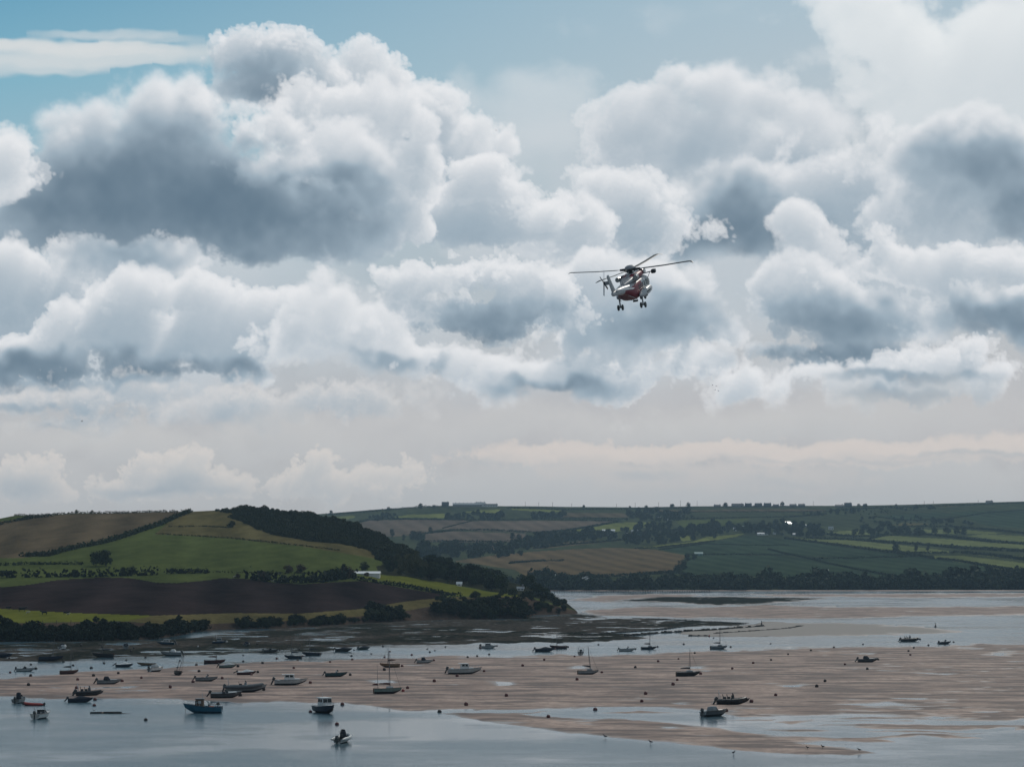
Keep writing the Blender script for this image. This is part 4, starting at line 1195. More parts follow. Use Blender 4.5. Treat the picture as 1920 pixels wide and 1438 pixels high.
# --- far hill: trees one can tell apart
for px, py, h, lb in [
        (620, 966, 9, 'bushy tree at the left end of the far skyline'), (729, 958, 8, 'round tree on the far skyline left of the institution, standing alone'),
        (789, 955, 11, 'tall tree on the skyline left of the institution'), (814, 953, 7, 'pale tree just left of the institution'), (1094, 952.5, 6, 'domed tree on the bare stretch of the far ridge'),
        (1181, 953, 5, 'small tree on the ridge right of the domed tree'), (1212, 953, 6, 'low spreading tree on the ridge, right of a smaller one'), (1260, 952, 8, 'pale spreading tree on the ridge left of the mushroom-shaped tree'),
        (1290, 951, 9, 'mushroom-shaped tree on the ridge left of the houses'), (1360, 951, 9, 'wide tree at the left end of the row of ridge houses'), (1467, 949, 9, 'tree between two ridge houses'),
        (1378, 950, 6, 'tree tucked against the left ridge house'), (1610, 951, 7, 'tree right of the tall ridge house'), (1623, 951, 7, 'second tree right of the tall ridge house'), (1680, 951, 6, 'dark tree on the bare ridge right of the houses'),
        (735, 1008, 13, 'tall narrow tree at the left edge of the lower tan field'), (757, 1014, 9, 'smaller tree beside the tall narrow one'), (775, 1014, 14, 'big block-shaped tree left of the lower tan field, left half'), (788, 1014, 14, 'big block-shaped tree left of the lower tan field, right half'),
        (807, 998, 8, 'round tree at the left end of the hedge under the tan fields'), (903, 1031, 10, 'squarish tree below the lower tan field'), (880, 1030, 8, 'tree left of the squarish tree below the tan field'), (960, 1012, 10, 'tree right of the lower tan field'), (972, 1013, 9, 'second tree right of the lower tan field'),
        (1279, 1070, 11, 'big dark tree at the right end of the ochre field'), (1270, 1072, 8, 'smaller dark tree against the big one by the ochre field'), (1290, 1053, 8, 'tree on the lane above the big dark tree'), (1302, 1050, 7, 'tree by the green shed'), (1288, 1046, 6, 'small tree at the upper right corner of the ochre field'),
        (1602, 1004, 9, 'tree in the hedge below the small pasture, first from the left'), (1615, 1003, 9, 'tree in the hedge below the small pasture, second from the left'), (1636, 1004, 7, 'tree in the hedge below the small pasture, third from the left'),
        (1752, 1001, 11, 'round tree in front of the upper pasture, leftmost of three'), (1775, 1001, 11, 'round tree in front of the upper pasture, middle of three'), (1795, 1003, 13, 'largest round tree in front of the upper pasture, rightmost of three'),
        (1806, 1005, 12, 'dark tree leaning against the largest round tree'), (1680, 1036, 11, 'spreading tree on the first long pasture strip'), (1717, 1034, 9, 'slender tree on the first long pasture strip, nearer the spreading tree'), (1740, 1034, 8, 'slender tree on the first long pasture strip, farther from the spreading tree'),
        (1750, 979, 9, 'tree in the dark field right of the wood'), (1762, 980, 8, 'second tree in the dark field right of the wood'), (1340, 1010, 6, 'small tree in the lime field bend'), (1300, 1014, 9, 'tree between two lime patches'), (1440, 1002, 8, 'tree by the lane above the teal crop'),
        (1560, 1006, 8, 'tree at the farm end of the first pasture strip'), (1785, 1026, 5, 'bush in the thick hedge between pasture strips'), (1860, 1032, 5, 'farther bush in the thick hedge between pasture strips')]:
    kd = random.choice(['round', 'broad', 'round'])
    if 'narrow' in lb or 'slender' in lb: kd = 'tall'
    tree(kd, 'far', FARH.pt(px, py), h, lb, 'single trees on the far hill')

# ---------------------------------------------------------------- boats
def paint(name, col, rough=0.35, var=0.18, spec=0.5, coat=0.0):
    return material(name, col, rough, var, 2.5, spec, coat=coat)


PT = {
    'white': paint('white_gelcoat', (0.62, 0.63, 0.62)), 'offwhite': paint('grey_white_gelcoat', (0.40, 0.42, 0.42)), 'grey': paint('grey_gelcoat', (0.22, 0.24, 0.25)), 'darkgrey': paint('dark_grey_paint', (0.06, 0.068, 0.075)),
    'black': paint('black_rubber', (0.018, 0.019, 0.021), 0.5), 'navy': paint('navy_paint', (0.012, 0.02, 0.04)), 'blue': paint('blue_paint', (0.012, 0.10, 0.16)), 'deepblue': paint('deep_blue_paint', (0.01, 0.045, 0.085)),
    'maroon': paint('maroon_paint', (0.055, 0.016, 0.018)), 'red': paint('red_rubber', (0.30, 0.022, 0.016), 0.5), 'tan': paint('varnished_planks', (0.17, 0.105, 0.055)), 'green': paint('grey_green_paint', (0.13, 0.19, 0.18)),
    'darkgreen': paint('dark_green_paint', (0.02, 0.045, 0.04)), 'teal': paint('dark_teal_paint', (0.025, 0.07, 0.08)), 'bottom': paint('antifouling', (0.035, 0.03, 0.032), 0.8, spec=0.1), 'bottomred': paint('red_antifouling', (0.10, 0.03, 0.025), 0.8, spec=0.1),
    'canvas': paint('canvas', (0.035, 0.04, 0.05), 0.9, spec=0.05), 'canvasred': paint('rust_canvas', (0.09, 0.03, 0.025), 0.9, spec=0.05), 'spar': paint('dark_spar', (0.07, 0.06, 0.055), 0.5), 'alloy': paint('spar_alloy', (0.10, 0.10, 0.105), 0.4),
    'wood': paint('wood', (0.10, 0.06, 0.035), 0.6), 'glass': paint('dark_glass', (0.012, 0.016, 0.02), 0.08, 0.1, 0.8), 'steel': paint('bright_rail', (0.45, 0.46, 0.47), 0.25), 'engine': paint('engine_black', (0.014, 0.015, 0.017), 0.3, coat=0.3),
    'rope': paint('rope', (0.11, 0.10, 0.085), 0.9, spec=0.05), 'orange': paint('orange_plastic', (0.45, 0.09, 0.02)), 'buoyred': paint('faded_red_plastic', (0.115, 0.022, 0.020), 0.55, 0.35), 'buoydark': paint('weedy_plastic', (0.035, 0.028, 0.027), 0.7, 0.4),
    'buoywhite': paint('white_plastic', (0.5, 0.5, 0.48)), 'steelgrey': paint('galvanised', (0.16, 0.165, 0.17), 0.5),
}


def rbox(bm, c, s, bev=0.03, taper=(1, 1), shear=0.0, rot=None):
    """a box with rounded edges; taper narrows the top; shear leans it along x"""
    q = bmesh.ops.create_cube(bm, size=1.0)
    vs = q['verts']
    for v in vs:
        top = v.co.z > 0
        x, y, z = v.co
        if top:
            x, y = x * taper[0], y * taper[1]
        v.co = Vector((x * s[0] + (shear * (z + 0.5)), y * s[1], z * s[2]))
    if bev:
        es = list({e for v in vs for e in v.link_edges})
        r = bmesh.ops.bevel(bm, geom=es, offset=min(bev, 0.45 * min(s)), segments=2, affect='EDGES', profile=0.6)
        vs = list({v for f in r['faces'] for v in f.verts} | {v for v in vs if v.is_valid})
    M = (rot or Matrix.Identity(4))
    for v in vs:
        v.co = M @ v.co + Vector(c)
    return vs


def hull_bm(L, B, H, tw=0.85, rise=0.3, deck=None, wall=0.06, floor=0.42, forefoot=0.8, rake=0.09, full=2.3, chine=0.34):
    """open or decked hull: transom at -L/2, stem at +L/2; materials 0 bottom, 1 topsides, 2 inside or deck"""
    bm = bmesh.new()
    S = [0, 0.1, 0.25, 0.4, 0.55, 0.67, 0.77, 0.85, 0.92, 0.97, 1.0]
    rows = []
    for s in S:
        if s < 0.45:
            b = B / 2 * (tw + (1 - tw) * math.sin(s / 0.45 * math.pi / 2))
        else:
            b = B / 2 * (1 - ((s - 0.45) / 0.55) ** full)
        b = max(b, 0.025)
        zs = H * (1 + rise * s * s - 0.05 * math.sin(math.pi * s))
        zk = H * forefoot * max(0, (s - 0.68) / 0.32) ** 2.2
        zc = zk + chine * (zs - zk)
        w = min(wall, b * 0.6)
        zf = max(zk + 0.06, H * floor) if not deck else zs - 0.03
        zf = min(zf, zs - 0.02)
        yo = b * (0.80 + 0.20 * (zf - zc) / (zs - zc)) if zf > zc else b * 0.80 * (zf - zk) / max(zc - zk, 1e-3)
        prof = [(0, zk), (b * 0.80, zc), (b, zs), (b - w, zs), (max(0.004, min((b - w) * 0.97, yo - w)), zf)]
        if deck:
            prof.append((0, zs + 0.05 * b))
        else:
            prof.append((0, zf))
        ring = []
        for y, z in prof:
            x = (s - 0.5) * L + rake * L * s ** 4 * (z / H - 0.3)
            ring.append((x, y, z))
        rows.append(ring)
    def vert(p, sgn):
        return bm.verts.new((p[0], p[1] * sgn, p[2]))
    L_ = [[vert(p, 1) for p in r] for r in rows]
    R_ = [[L_[i][k] if rows[i][k][1] == 0 else vert(rows[i][k], -1) for k in range(6)] for i in range(len(rows))]
    mi = [0, 1, 1, 2, 2]
    for G, fl in ((L_, False), (R_, True)):
        for i in range(len(S) - 1):
            for k in range(5):
                q = [G[i][k], G[i + 1][k], G[i + 1][k + 1], G[i][k + 1]]
                f = bm.faces.new(q if not fl else q[::-1])
                f.material_index = mi[k]
    # transom and stem
    for i, fl in ((0, False), (len(S) - 1, True)):
        a, b = L_[i], R_[i]
        f = bm.faces.new([a[0], a[1], a[2], b[2], b[1]])
        f.material_index = 1
        f = bm.faces.new([a[2], a[3], a[4], a[5], b[4], b[3], b[2]])
        f.material_index = 2
    return bm


class Boat:
    ALL = []
    def __init__(self, name, px, py, head, L, label, short, cat='boat', roll=0.0, group=None, afloat=False, pitch=0.0):
        d = gd(py)
        z = -0.12 if afloat else max(flat_z(px, py) - 0.03, -0.10)
        self.r = empty(name, ((px - 960) / F * d, d, z), R(head))
        self.r.rotation_euler = (R(roll), R(pitch), R(head))
        tag(self.r, label, cat, group)
        self.L, self.px, self.py, self.short = L, px, py, short
        Boat.ALL.append(self)
    def part(self, name, bm, mat, parent=None, smooth=True):
        m = [PT[k] if isinstance(k, str) else k for k in (mat if isinstance(mat, (list, tuple)) else [mat])]
        return obj(name, bm, m, parent or self.r, smooth)
    def hull(self, B, H, cols, **k):
        self.B, self.H = B, H
        return self.part('hull', hull_bm(self.L, B, H, **k), cols)
    def box(self, name, c, s, mat, parent=None, **k):
        bm = bmesh.new()
        rbox(bm, c, s, **k)
        return self.part(name, bm, mat, parent)
    def tubes(self, name, paths, rad, mat, parent=None, n=5):
        bm = bmesh.new()
        for p in paths:
            tube(bm, p, rad, n)
        return self.part(name, bm, mat, parent)
    def outboard(self, tilt=35, s=1.0, y=0.0, col='engine'):
        x0, z0 = -self.L / 2 - 0.10, self.H * 0.95
        M = Matrix.Translation((x0, y, z0)) @ Matrix.Rotation(R(tilt), 4, 'Y')
        bm = bmesh.new()
        rbox(bm, (0, 0, 0), (0.26 * s, 0.16 * s, 0.95 * s), 0.03, (1.2, 1))
        for v in bm.verts: v.co = M @ (v.co + Vector((-0.12 * s, 0, -0.45 * s)))
        leg = self.part('outboard_motor', bm, col)
        bm = bmesh.new()
        rbox(bm, (0, 0, 0), (0.60 * s, 0.42 * s, 0.58 * s), 0.12 * s, (0.8, 0.8))
        for v in bm.verts: v.co = M @ (v.co + Vector((-0.14 * s, 0, 0.28 * s)))
        self.part('cowl', bm, col, leg)
        bm = bmesh.new()
        for k in range(3):
            a = k * 2.094
            rbox(bm, (-0.42 * s, 0.11 * s * math.sin(a), -0.82 * s + 0.11 * s * math.cos(a)), (0.03, 0.09 * s, 0.16 * s), 0.01, rot=Matrix.Rotation(-a, 4, 'X'))
        for v in bm.verts: v.co = M @ v.co
        self.part('propeller', bm, 'alloy', leg)
    def rubrail(self, mat='black', r=0.035):
        paths = []
        for sgn in (1, -1):
            p = []
            for s in (0, 0.1, 0.25, 0.4, 0.55, 0.67, 0.77, 0.85, 0.92, 0.97, 1.0):
                o = self.r
                p.append((s, sgn))
            paths.append(p)
        me = [c for c in kids(self.r) if c.name.startswith('hull')][0].data
        co = np.array([v.co[:] for v in me.vertices])
        L_ = co[:66].reshape(11, 6, 3)
        top = L_[:, 2] + np.array([0, r * 0.4, -r * 1.3])
        self.tubes('rub_rail', [[tuple(p) for p in top], [(p[0], -p[1], p[2]) for p in top]], r, mat)
    def windscreen(self, x, w, h, z, rake=0.35, mat='glass', frame='alloy', wrap=0.5):
        bm = bmesh.new()
        a = [(x, 0.5 * w * 0.55), (x - wrap, 0.5 * w)]
        pts = [(-1, 1), (-1, 0), (1, 0), (1, 1)]
        lo = [(x - wrap, -w / 2), (x, -w * 0.28), (x, w * 0.28), (x - wrap, w / 2)]
        lv = [bm.verts.new((p[0], p[1], z)) for p in lo]
        hv = [bm.verts.new((p[0] - rake, p[1] * 0.86, z + h)) for p in lo]
        for i in range(3):
            bm.faces.new((lv[i], lv[i + 1], hv[i + 1], hv[i]))
        bmesh.ops.solidify(bm, geom=bm.faces[:], thickness=0.02)
        g = self.part('windscreen', bm, mat)
        self.tubes('frame', [[(p[0] - rake, p[1] * 0.86, z + h) for p in lo], [lo[0] + (z,), (lo[0][0] - rake, lo[0][1] * 0.86, z + h)], [lo[3] + (z,), (lo[3][0] - rake, lo[3][1] * 0.86, z + h)]], 0.025, frame, g)
    def cover(self, mat, x0=-0.5, x1=0.42, hump=0.45, at_=0.55, lift=0.03):
        """a cloth over the boat, propped up in the middle"""
        me = [c for c in kids(self.r) if c.name.startswith('hull')][0].data
        co = np.array([v.co[:] for v in me.vertices])[:66].reshape(11, 6, 3)
        bm = bmesh.new()
        rings = []
        for s in np.linspace(x0 + 0.5, x1 + 0.5, 9):
            S = [0, 0.1, 0.25, 0.4, 0.55, 0.67, 0.77, 0.85, 0.92, 0.97, 1.0]
            x = np.interp(s, S, co[:, 2, 0]); b = np.interp(s, S, co[:, 2, 1]) + 0.03; z = np.interp(s, S, co[:, 2, 2])
            hh = lift + hump * math.exp(-((s - at_) / 0.22) ** 2)
            rings.append([bm.verts.new((x, b * y, z - 0.10 * (abs(y) > 0.99) + lift + hh * (1 - abs(y) ** 1.6))) for y in (-1, -0.97, -0.6, -0.3, 0, 0.3, 0.6, 0.97, 1)])
        for a, b in zip(rings[:-1], rings[1:]):
            for k in range(8):
                bm.faces.new((a[k], a[k + 1], b[k + 1], b[k]))
        bm.faces.new(rings[0]); bm.faces.new(rings[-1][::-1])
        return self.part('cover', bm, mat)
    def rails(self, x0, x1, h=0.45, mat='steel'):
        me = [c for c in kids(self.r) if c.name.startswith('hull')][0].data
        co = np.array([v.co[:] for v in me.vertices])[:66].reshape(11, 6, 3)
        S = [0, 0.1, 0.25, 0.4, 0.55, 0.67, 0.77, 0.85, 0.92, 0.97, 1.0]
        paths = []
        for sg in (1, -1):
            top = []
            for s in np.linspace(x0 + 0.5, x1 + 0.5, 6):
                x = np.interp(s, S, co[:, 3, 0]); b = max(0.0, np.interp(s, S, co[:, 3, 1]) - 0.02); z = np.interp(s, S, co[:, 3, 2])
                top.append((x, sg * b, z + h))
                paths.append([(x, sg * b, z), (x, sg * b, z + h)])
            paths.append(top)
        self.tubes('rail', paths, 0.02, mat)
    def mast(self, x, h, z0, lean=0.0, boom=2.0, boomang=0.0, sail='canvas', r=0.06, name='mast', fore=None, aft=None, shroud=None, mat='alloy', boomz=0.75):
        m = self.tubes(name, [[(x, 0, z0), (x + lean * h * 0.5, 0, z0 + h * 0.5), (x + lean * h, 0, z0 + h)]], [r, r * 0.9, r * 0.6], mat, n=6)
        if boom:
            ez = math.sin(R(boomang)) * boom
            ex = math.cos(R(boomang)) * boom
            b = self.tubes('boom', [[(x, 0, z0 + boomz), (x - ex, 0, z0 + boomz + ez)]], 0.045, mat, n=6)
            if sail:
                bm = bmesh.new()
                tube(bm, [(x - 0.05, 0, z0 + boomz + 0.16), (x - ex * 0.35, 0, z0 + boomz + 0.17 + ez * 0.35), (x - ex * 0.75, 0, z0 + boomz + 0.10 + ez * 0.75), (x - ex * 0.97, 0, z0 + boomz + 0.04 + ez)], [0.15, 0.15, 0.11, 0.06], 7)
                self.part('furled_sail', bm, sail, b)
        top = (x + lean * h * 0.96, 0, z0 + h * 0.96)
        st = []
        if fore: st.append([top, fore])
        if aft: st.append([top, aft])
        if shroud:
            st += [[top, (x - 0.2, shroud, z0)], [top, (x - 0.2, -shroud, z0)]]
        if st:
            self.tubes('rigging', st, 0.018, 'spar', m, n=4)
        return m


G_SPD = 'small motor boats lying at their moorings'
G_SAIL = 'small sailing boats lying at their moorings'


def sc(py):
    return (py - HY) / CAMZ


def speedboat(px, py, wpx, head, col, label, short, style='open', afloat=False, roll=0.0, tilt=35, deckcol='grey', bottom='bottom', L=None, beam=None, H=None, cov='canvas'):
    L = L or max(3.6, min(7.0, wpx / sc(py) / max(0.35, abs(math.cos(R(head)))) * 0.92))
    b = Boat('motor_boat', px, py, head, L, label, short, 'boat', roll, G_SPD, afloat)
    b.hull(beam or L * 0.38, H or L * 0.19, [bottom, col, deckcol], tw=0.88, rise=0.28)
    b.rubrail()
    b.outboard(tilt, 0.9 if L > 4.2 else 0.72)
    Hh = b.H
    if style == 'open':
        b.box('console', (0.05 * L, 0, Hh * 1.0), (0.5, 0.6, 0.75), deckcol, bev=0.08, taper=(0.7, 0.85))
        b.windscreen(0.10 * L + 0.22, 0.75, 0.32, Hh * 1.0 + 0.3, 0.18, wrap=0.2)
        b.box('seat', (-0.16 * L, 0, Hh * 0.75), (0.5, b.B * 0.62, 0.45), 'canvas', bev=0.06)
    elif style == 'screen':
        b.box('foredeck', (0.24 * L, 0, Hh * 1.07), (0.34 * L, b.B * 0.62, 0.14), deckcol, bev=0.06, taper=(0.9, 0.85))
        b.windscreen(0.12 * L, b.B * 0.82, 0.42, Hh * 1.03, 0.3, wrap=0.45)
        for s_ in (1, -1):
            b.box('seat', (-0.05 * L, s_ * b.B * 0.2, Hh * 0.82), (0.45, 0.42, 0.62), 'canvas', bev=0.06)
    elif style == 'hood':
        b.box('foredeck', (0.24 * L, 0, Hh * 1.07), (0.34 * L, b.B * 0.62, 0.14), deckcol, bev=0.06, taper=(0.9, 0.85))
        b.windscreen(0.12 * L, b.B * 0.82, 0.40, Hh * 1.03, 0.3, wrap=0.45)
        b.box('hood', (-0.07 * L, 0, Hh * 1.0 + 0.36), (0.30 * L, b.B * 0.78, 0.72), cov, bev=0.2, taper=(0.62, 0.8), shear=-0.06)
    elif style == 'covered':
        b.cover(cov, -0.49, 0.40, 0.42, 0.55)
    elif style == 'cuddy':
        b.box('cuddy', (0.14 * L, 0, Hh * 1.0 + 0.24), (0.34 * L, b.B * 0.70, 0.52), col, bev=0.12, taper=(0.72, 0.8), shear=-0.08)
        b.windscreen(0.02 * L, b.B * 0.72, 0.34, Hh * 1.0 + 0.46, 0.22, wrap=0.35)
        b.box('seat', (-0.2 * L, 0, Hh * 0.8), (0.4, b.B * 0.6, 0.45), 'canvas', bev=0.06)
    return b


def rib(px, py, head, L, label, short, col='black', afloat=False, arch=True, roll=0.0, hullcol='darkgrey', tilt=30, seats=2):
    b = Boat('rigid_inflatable', px, py, head, L, label, short, 'boat', roll, None, afloat)
    B, H = L * 0.40, L * 0.14
    b.hull(B * 0.72, H, ['bottom', hullcol, 'darkgrey'], tw=0.92, rise=0.5)
    r = L * 0.052
    bm = bmesh.new()
    pts = [(-L * 0.56, B * 0.42, H), (-L * 0.3, B * 0.43, H), (0, B * 0.43, H * 1.03), (L * 0.22, B * 0.38, H * 1.12), (L * 0.38, B * 0.24, H * 1.3), (L * 0.47, 0, H * 1.48)]
    path = pts + [(p[0], -p[1], p[2]) for p in pts[-2::-1]]
    tube(bm, path, [r * 0.45] + [r] * (len(path) - 2) + [r * 0.45], 8)
    b.part('tube', bm, col)
    b.outboard(tilt, 1.05)
    b.box('console', (0.04 * L, 0, H + 0.38), (0.6, 0.62, 0.95), hullcol, bev=0.1, taper=(0.7, 0.85), shear=-0.05)
    b.windscreen(0.04 * L + 0.16, 0.6, 0.34, H + 0.82, 0.16, wrap=0.15)
    for k in range(seats):
        b.box('seat', (-0.10 * L - 0.7 * k, 0, H + 0.30), (0.55, 0.36, 0.62), 'black', bev=0.08)
        b.tubes('backrest', [[(-0.10 * L - 0.7 * k - 0.26, -0.16, H + 0.6), (-0.10 * L - 0.7 * k - 0.32, -0.16, H + 1.0), (-0.10 * L - 0.7 * k - 0.32, 0.16, H + 1.0), (-0.10 * L - 0.7 * k - 0.26, 0.16, H + 0.6)]], 0.04, 'black')
    if arch:
        b.tubes('arch', [[(-0.40 * L, B * 0.36, H + 0.1), (-0.43 * L, B * 0.32, H + 1.25), (-0.43 * L, -B * 0.32, H + 1.25), (-0.40 * L, -B * 0.36, H + 0.1)], [(-0.43 * L, 0, H + 1.25), (-0.44 * L, 0, H + 1.75)]], 0.04, 'steel')
    return b


def sailer(px, py, head, L, mast_h, label, short, col='navy', deck='offwhite', bottom='bottom', roll=0.0, afloat=False, lean=-0.02, boom=True, boomang=4, sail='canvas', cabin=True, mizzen=0.0, mastx=0.12, name='sailing_boat', pitch=0.0):
    b = Boat(name, px, py, head, L, label, short, 'sailing boat', roll, G_SAIL, afloat, pitch)
    H = L * 0.205
    b.hull(L * 0.36, H, [bottom, col, deck], tw=0.6, rise=0.22, deck=False, floor=0.7, full=2.0, forefoot=0.7)
    b.rubrail('wood')
    b.box('foredeck', (0.22 * L, 0, H * 1.08), (0.34 * L, L * 0.19, 0.06), deck, bev=0.02, taper=(0.95, 0.8))
    if cabin:
        b.box('cabin', (0.10 * L, 0, H * 1.05 + 0.16), (0.30 * L, L * 0.21, 0.36), deck, bev=0.08, taper=(0.85, 0.85))
    b.box('rudder', (-L / 2 - 0.12, 0, H * 0.55), (0.22, 0.05, H * 1.0), 'wood', bev=0.02)
    b.tubes('tiller', [[(-L / 2 - 0.1, 0, H * 1.1), (-L * 0.3, 0, H * 1.2)]], 0.025, 'wood')
    b.box('keel', (0, 0, -0.02), (L * 0.5, 0.07, 0.14), bottom, bev=0.02)
    z0 = H * 1.05 + (0.3 if cabin else 0)
    b.mast(mastx * L, mast_h, z0, lean, L * 0.46 if boom else 0, boomang, sail, fore=(L * 0.52, 0, H * 1.2), aft=None, shroud=L * 0.16, boomz=0.35 if cabin else 0.6)
    if mizzen:
        b.mast(-0.36 * L, mizzen, H * 1.0, lean, L * 0.22, boomang, sail, r=0.045, name='mizzen_mast', boomz=0.6)
    return b


def cabin_boat(px, py, head, L, label, short, col='white', cabcol='white', afloat=False, roll=0.0, bottom='bottom', cab=(0.02, 0.42), hh=1.15, outb=True, deckcol='offwhite', rail=True, H=None):
    b = Boat('cabin_boat', px, py, head, L, label, short, 'boat', roll, None, afloat)
    H = H or L * 0.165
    b.hull(L * 0.38, H, [bottom, col, deckcol], tw=0.9, rise=0.35)
    b.rubrail('darkgrey')
    Bc = L * 0.38 * 0.72
    cx = cab[0] * L
    ln = cab[1] * L
    b.box('foredeck', (cx + ln * 0.5 + 0.06 * L, 0, H * 1.12 + 0.06), (0.22 * L, Bc * 0.74, 0.26), cabcol, bev=0.10, taper=(0.7, 0.75), shear=-0.05)
    c = b.box('cabin', (cx, 0, H + hh * 0.38), (ln, Bc, hh * 0.76), cabcol, bev=0.07, taper=(0.86, 0.92), shear=-0.04)
    # glazing, proud of the cabin sides
    z1, z2 = H + hh * 0.40, H + hh * 0.70
    for sg in (1, -1):
        for k, (a0, a1) in enumerate(((-0.40, -0.04), (0.02, 0.36))):
            bm = bmesh.new()
            y1, y2 = Bc / 2 * 0.965 + 0.015, Bc / 2 * 0.935 + 0.015
            vs = [bm.verts.new(p) for p in ((cx + a0 * ln, sg * y1, z1), (cx + a1 * ln, sg * y1, z1), (cx + a1 * ln * (0.86 if a1 > 0.2 else 1), sg * y2, z2), (cx + a0 * ln * 0.92, sg * y2, z2))]
            bm.faces.new(vs)
            bmesh.ops.solidify(bm, geom=bm.faces[:], thickness=0.02)
            b.part('window', bm, 'glass', c)
    bm = bmesh.new()
    for s_ in (-1, 1):
        vs = [bm.verts.new(p) for p in ((cx + ln * 0.5 - 0.015, s_ * 0.05, z1), (cx + ln * 0.5 - 0.015, s_ * Bc * 0.44, z1), (cx + ln * 0.445, s_ * Bc * 0.42, z2 + 0.04), (cx + ln * 0.445, s_ * 0.05, z2 + 0.04))]
        bm.faces.new(vs)
    bmesh.ops.solidify(bm, geom=bm.faces[:], thickness=0.05)
    b.part('windscreen', bm, 'glass', c)
    b.box('roof', (cx - 0.05 * L, 0, H + hh * 0.80), (ln * 1.15, Bc * 1.06, 0.09), cabcol, parent=c, bev=0.04)
    if rail:
        b.rails(0.12, 0.49, 0.42)
    b.box('cockpit_seat', (-0.36 * L, 0, H * 0.8), (0.5, Bc * 0.9, 0.4), 'offwhite', bev=0.06)
    if outb:
        b.outboard(25, 1.05)
    return b


# --- in the water at the front
b = Boat('fishing_boat', 383, 1336, 176, 5.6, 'teal blue fishing boat with small grey wheelhouse floating left of centre', 'the blue fishing boat', 'boat', 0, None, True)
b.hull(2.1, 1.15, ['blue', 'blue', 'blue'], tw=0.8, rise=0.42, floor=0.55)
b.rubrail('deepblue', 0.05)
c = b.box('wheelhouse', (0.75, 0, 1.62), (1.35, 1.30, 1.35), 'wood', bev=0.06, taper=(0.85, 0.92), shear=-0.06)
for sg in (1, -1):
    b.box('window', (0.62, sg * 0.635, 1.82), (0.42, 0.05, 0.42), 'offwhite', parent=c, bev=0.01)
    b.box('window', (1.12, sg * 0.635, 1.82), (0.30, 0.05, 0.40), 'glass', parent=c, bev=0.01)
b.box('windscreen', (1.34, 0, 1.86), (0.06, 1.0, 0.38), 'glass', parent=c, bev=0.01)
b.box('roof', (0.68, 0, 2.33), (1.45, 1.36, 0.10), 'darkgrey', parent=c, bev=0.03)
b.tubes('mast', [[(0.3, 0, 2.35), (0.3, 0, 3.3)], [(0.3, -0.3, 2.95), (0.3, 0.3, 2.95)]], 0.03, 'steel')
b.rails(0.1, 0.48, 0.5)
b.rails(-0.48, -0.15, 0.35, 'rope')
b.box('fish_box', (-1.2, 0.3, 1.0), (0.7, 0.5, 0.45), 'orange', bev=0.03)
b.box('pot_hauler', (-0.6, -0.7, 1.25), (0.3, 0.25, 0.5), 'steelgrey', bev=0.04)
b.tubes('mooring_rope', [[(2.85, 0, 1.45), (3.0, 0, 0.7), (3.0, 0, 0.1)]], 0.03, 'rope')

b = cabin_boat(609, 1336, -62, 6.0, 'dark hulled motor cruiser with white wheelhouse floating bow towards the viewer', 'the dark motor cruiser', 'navy', 'white', True, cab=(0.0, 0.36), hh=1.7, outb=False, H=1.15)
b.tubes('mast', [[(-0.9, 0, 2.5), (-0.95, 0, 3.2)]], 0.03, 'steel')
b.tubes('mooring_rope', [[(3.2, 0, 1.4), (3.9, -0.5, 0.3)]], 0.03, 'rope')

b = rib(643, 1391, 76, 4.6, 'small inflatable boat with covered helm seen from astern, nearest of all in the water', 'the nearest inflatable', 'offwhite', True, False, hullcol='white', tilt=0, seats=1)
b.box('helm_cover', (0.1, 0, 1.15), (1.1, 0.95, 1.15), 'canvas', bev=0.35, taper=(0.6, 0.7))
b = speedboat(78, 1346, 27, 78, 'white', 'white motor boat with bent steel frame, stern on, floating at lower left', 'the white stern-on boat', 'screen', True, L=5.0, tilt=0, deckcol='white')
b.tubes('frame_arch', [[(-0.8, 0.9, 0.8), (-0.9, 0.85, 1.75), (-0.9, -0.85, 1.75), (-0.8, -0.9, 0.8)], [(0.2, 0.9, 0.8), (-0.9, 0.85, 1.75)], [(0.2, -0.9, 0.8), (-0.9, -0.85, 1.75)]], 0.035, 'steel')
b = speedboat(37, 1317, 20, 82, 'grey', 'grey motor boat seen from astern with tall black covered helm, at far left waterline', 'the tall-covered boat', 'open', True, L=4.4, tilt=-4)
b.box('helm_cover', (-0.5, 0, 1.15), (0.9, 0.85, 1.5), 'canvas', bev=0.25, taper=(0.8, 0.8))
b = Boat('inflatable_dinghy', 63, 1322, 172, 3.4, 'red inflatable dinghy with small outboard floating beside the grey stern-on boat', 'the red inflatable', 'dinghy', 0, None, True)
b.hull(0.8, 0.28, ['bottom', 'maroon', 'maroon'], tw=0.9, rise=0.4)
bm = bmesh.new()
pp = [(-1.75, 0.55, 0.3), (-0.8, 0.58, 0.3), (0.3, 0.56, 0.32), (1.1, 0.42, 0.4), (1.5, 0, 0.52)]
pp = pp + [(p[0], -p[1], p[2]) for p in pp[-2::-1]]
tube(bm, pp, [0.08] + [0.2] * (len(pp) - 2) + [0.08], 8)
b.part('tube', bm, 'red')
b.box('thwart', (-0.2, 0, 0.42), (0.25, 0.9, 0.06), 'wood', bev=0.02)
b.outboard(10, 0.62)
b = Boat('sunken_skiff', 197, 1337, 4, 4.6, 'waterlogged dark green skiff lying almost awash in the water at lower left', 'the waterlogged skiff', 'boat', 8, None, True)
b.r.location.z = -0.34
b.hull(1.3, 0.5, ['bottom', 'darkgreen', 'bottom'], tw=0.8, rise=0.25)
b.box('thwart', (-0.4, 0, 0.44), (0.25, 1.1, 0.05), 'wood', bev=0.01)
b.tubes('oar', [[(0.6, -0.4, 0.55), (4.2, -0.8, 0.42)]], 0.05, 'wood')

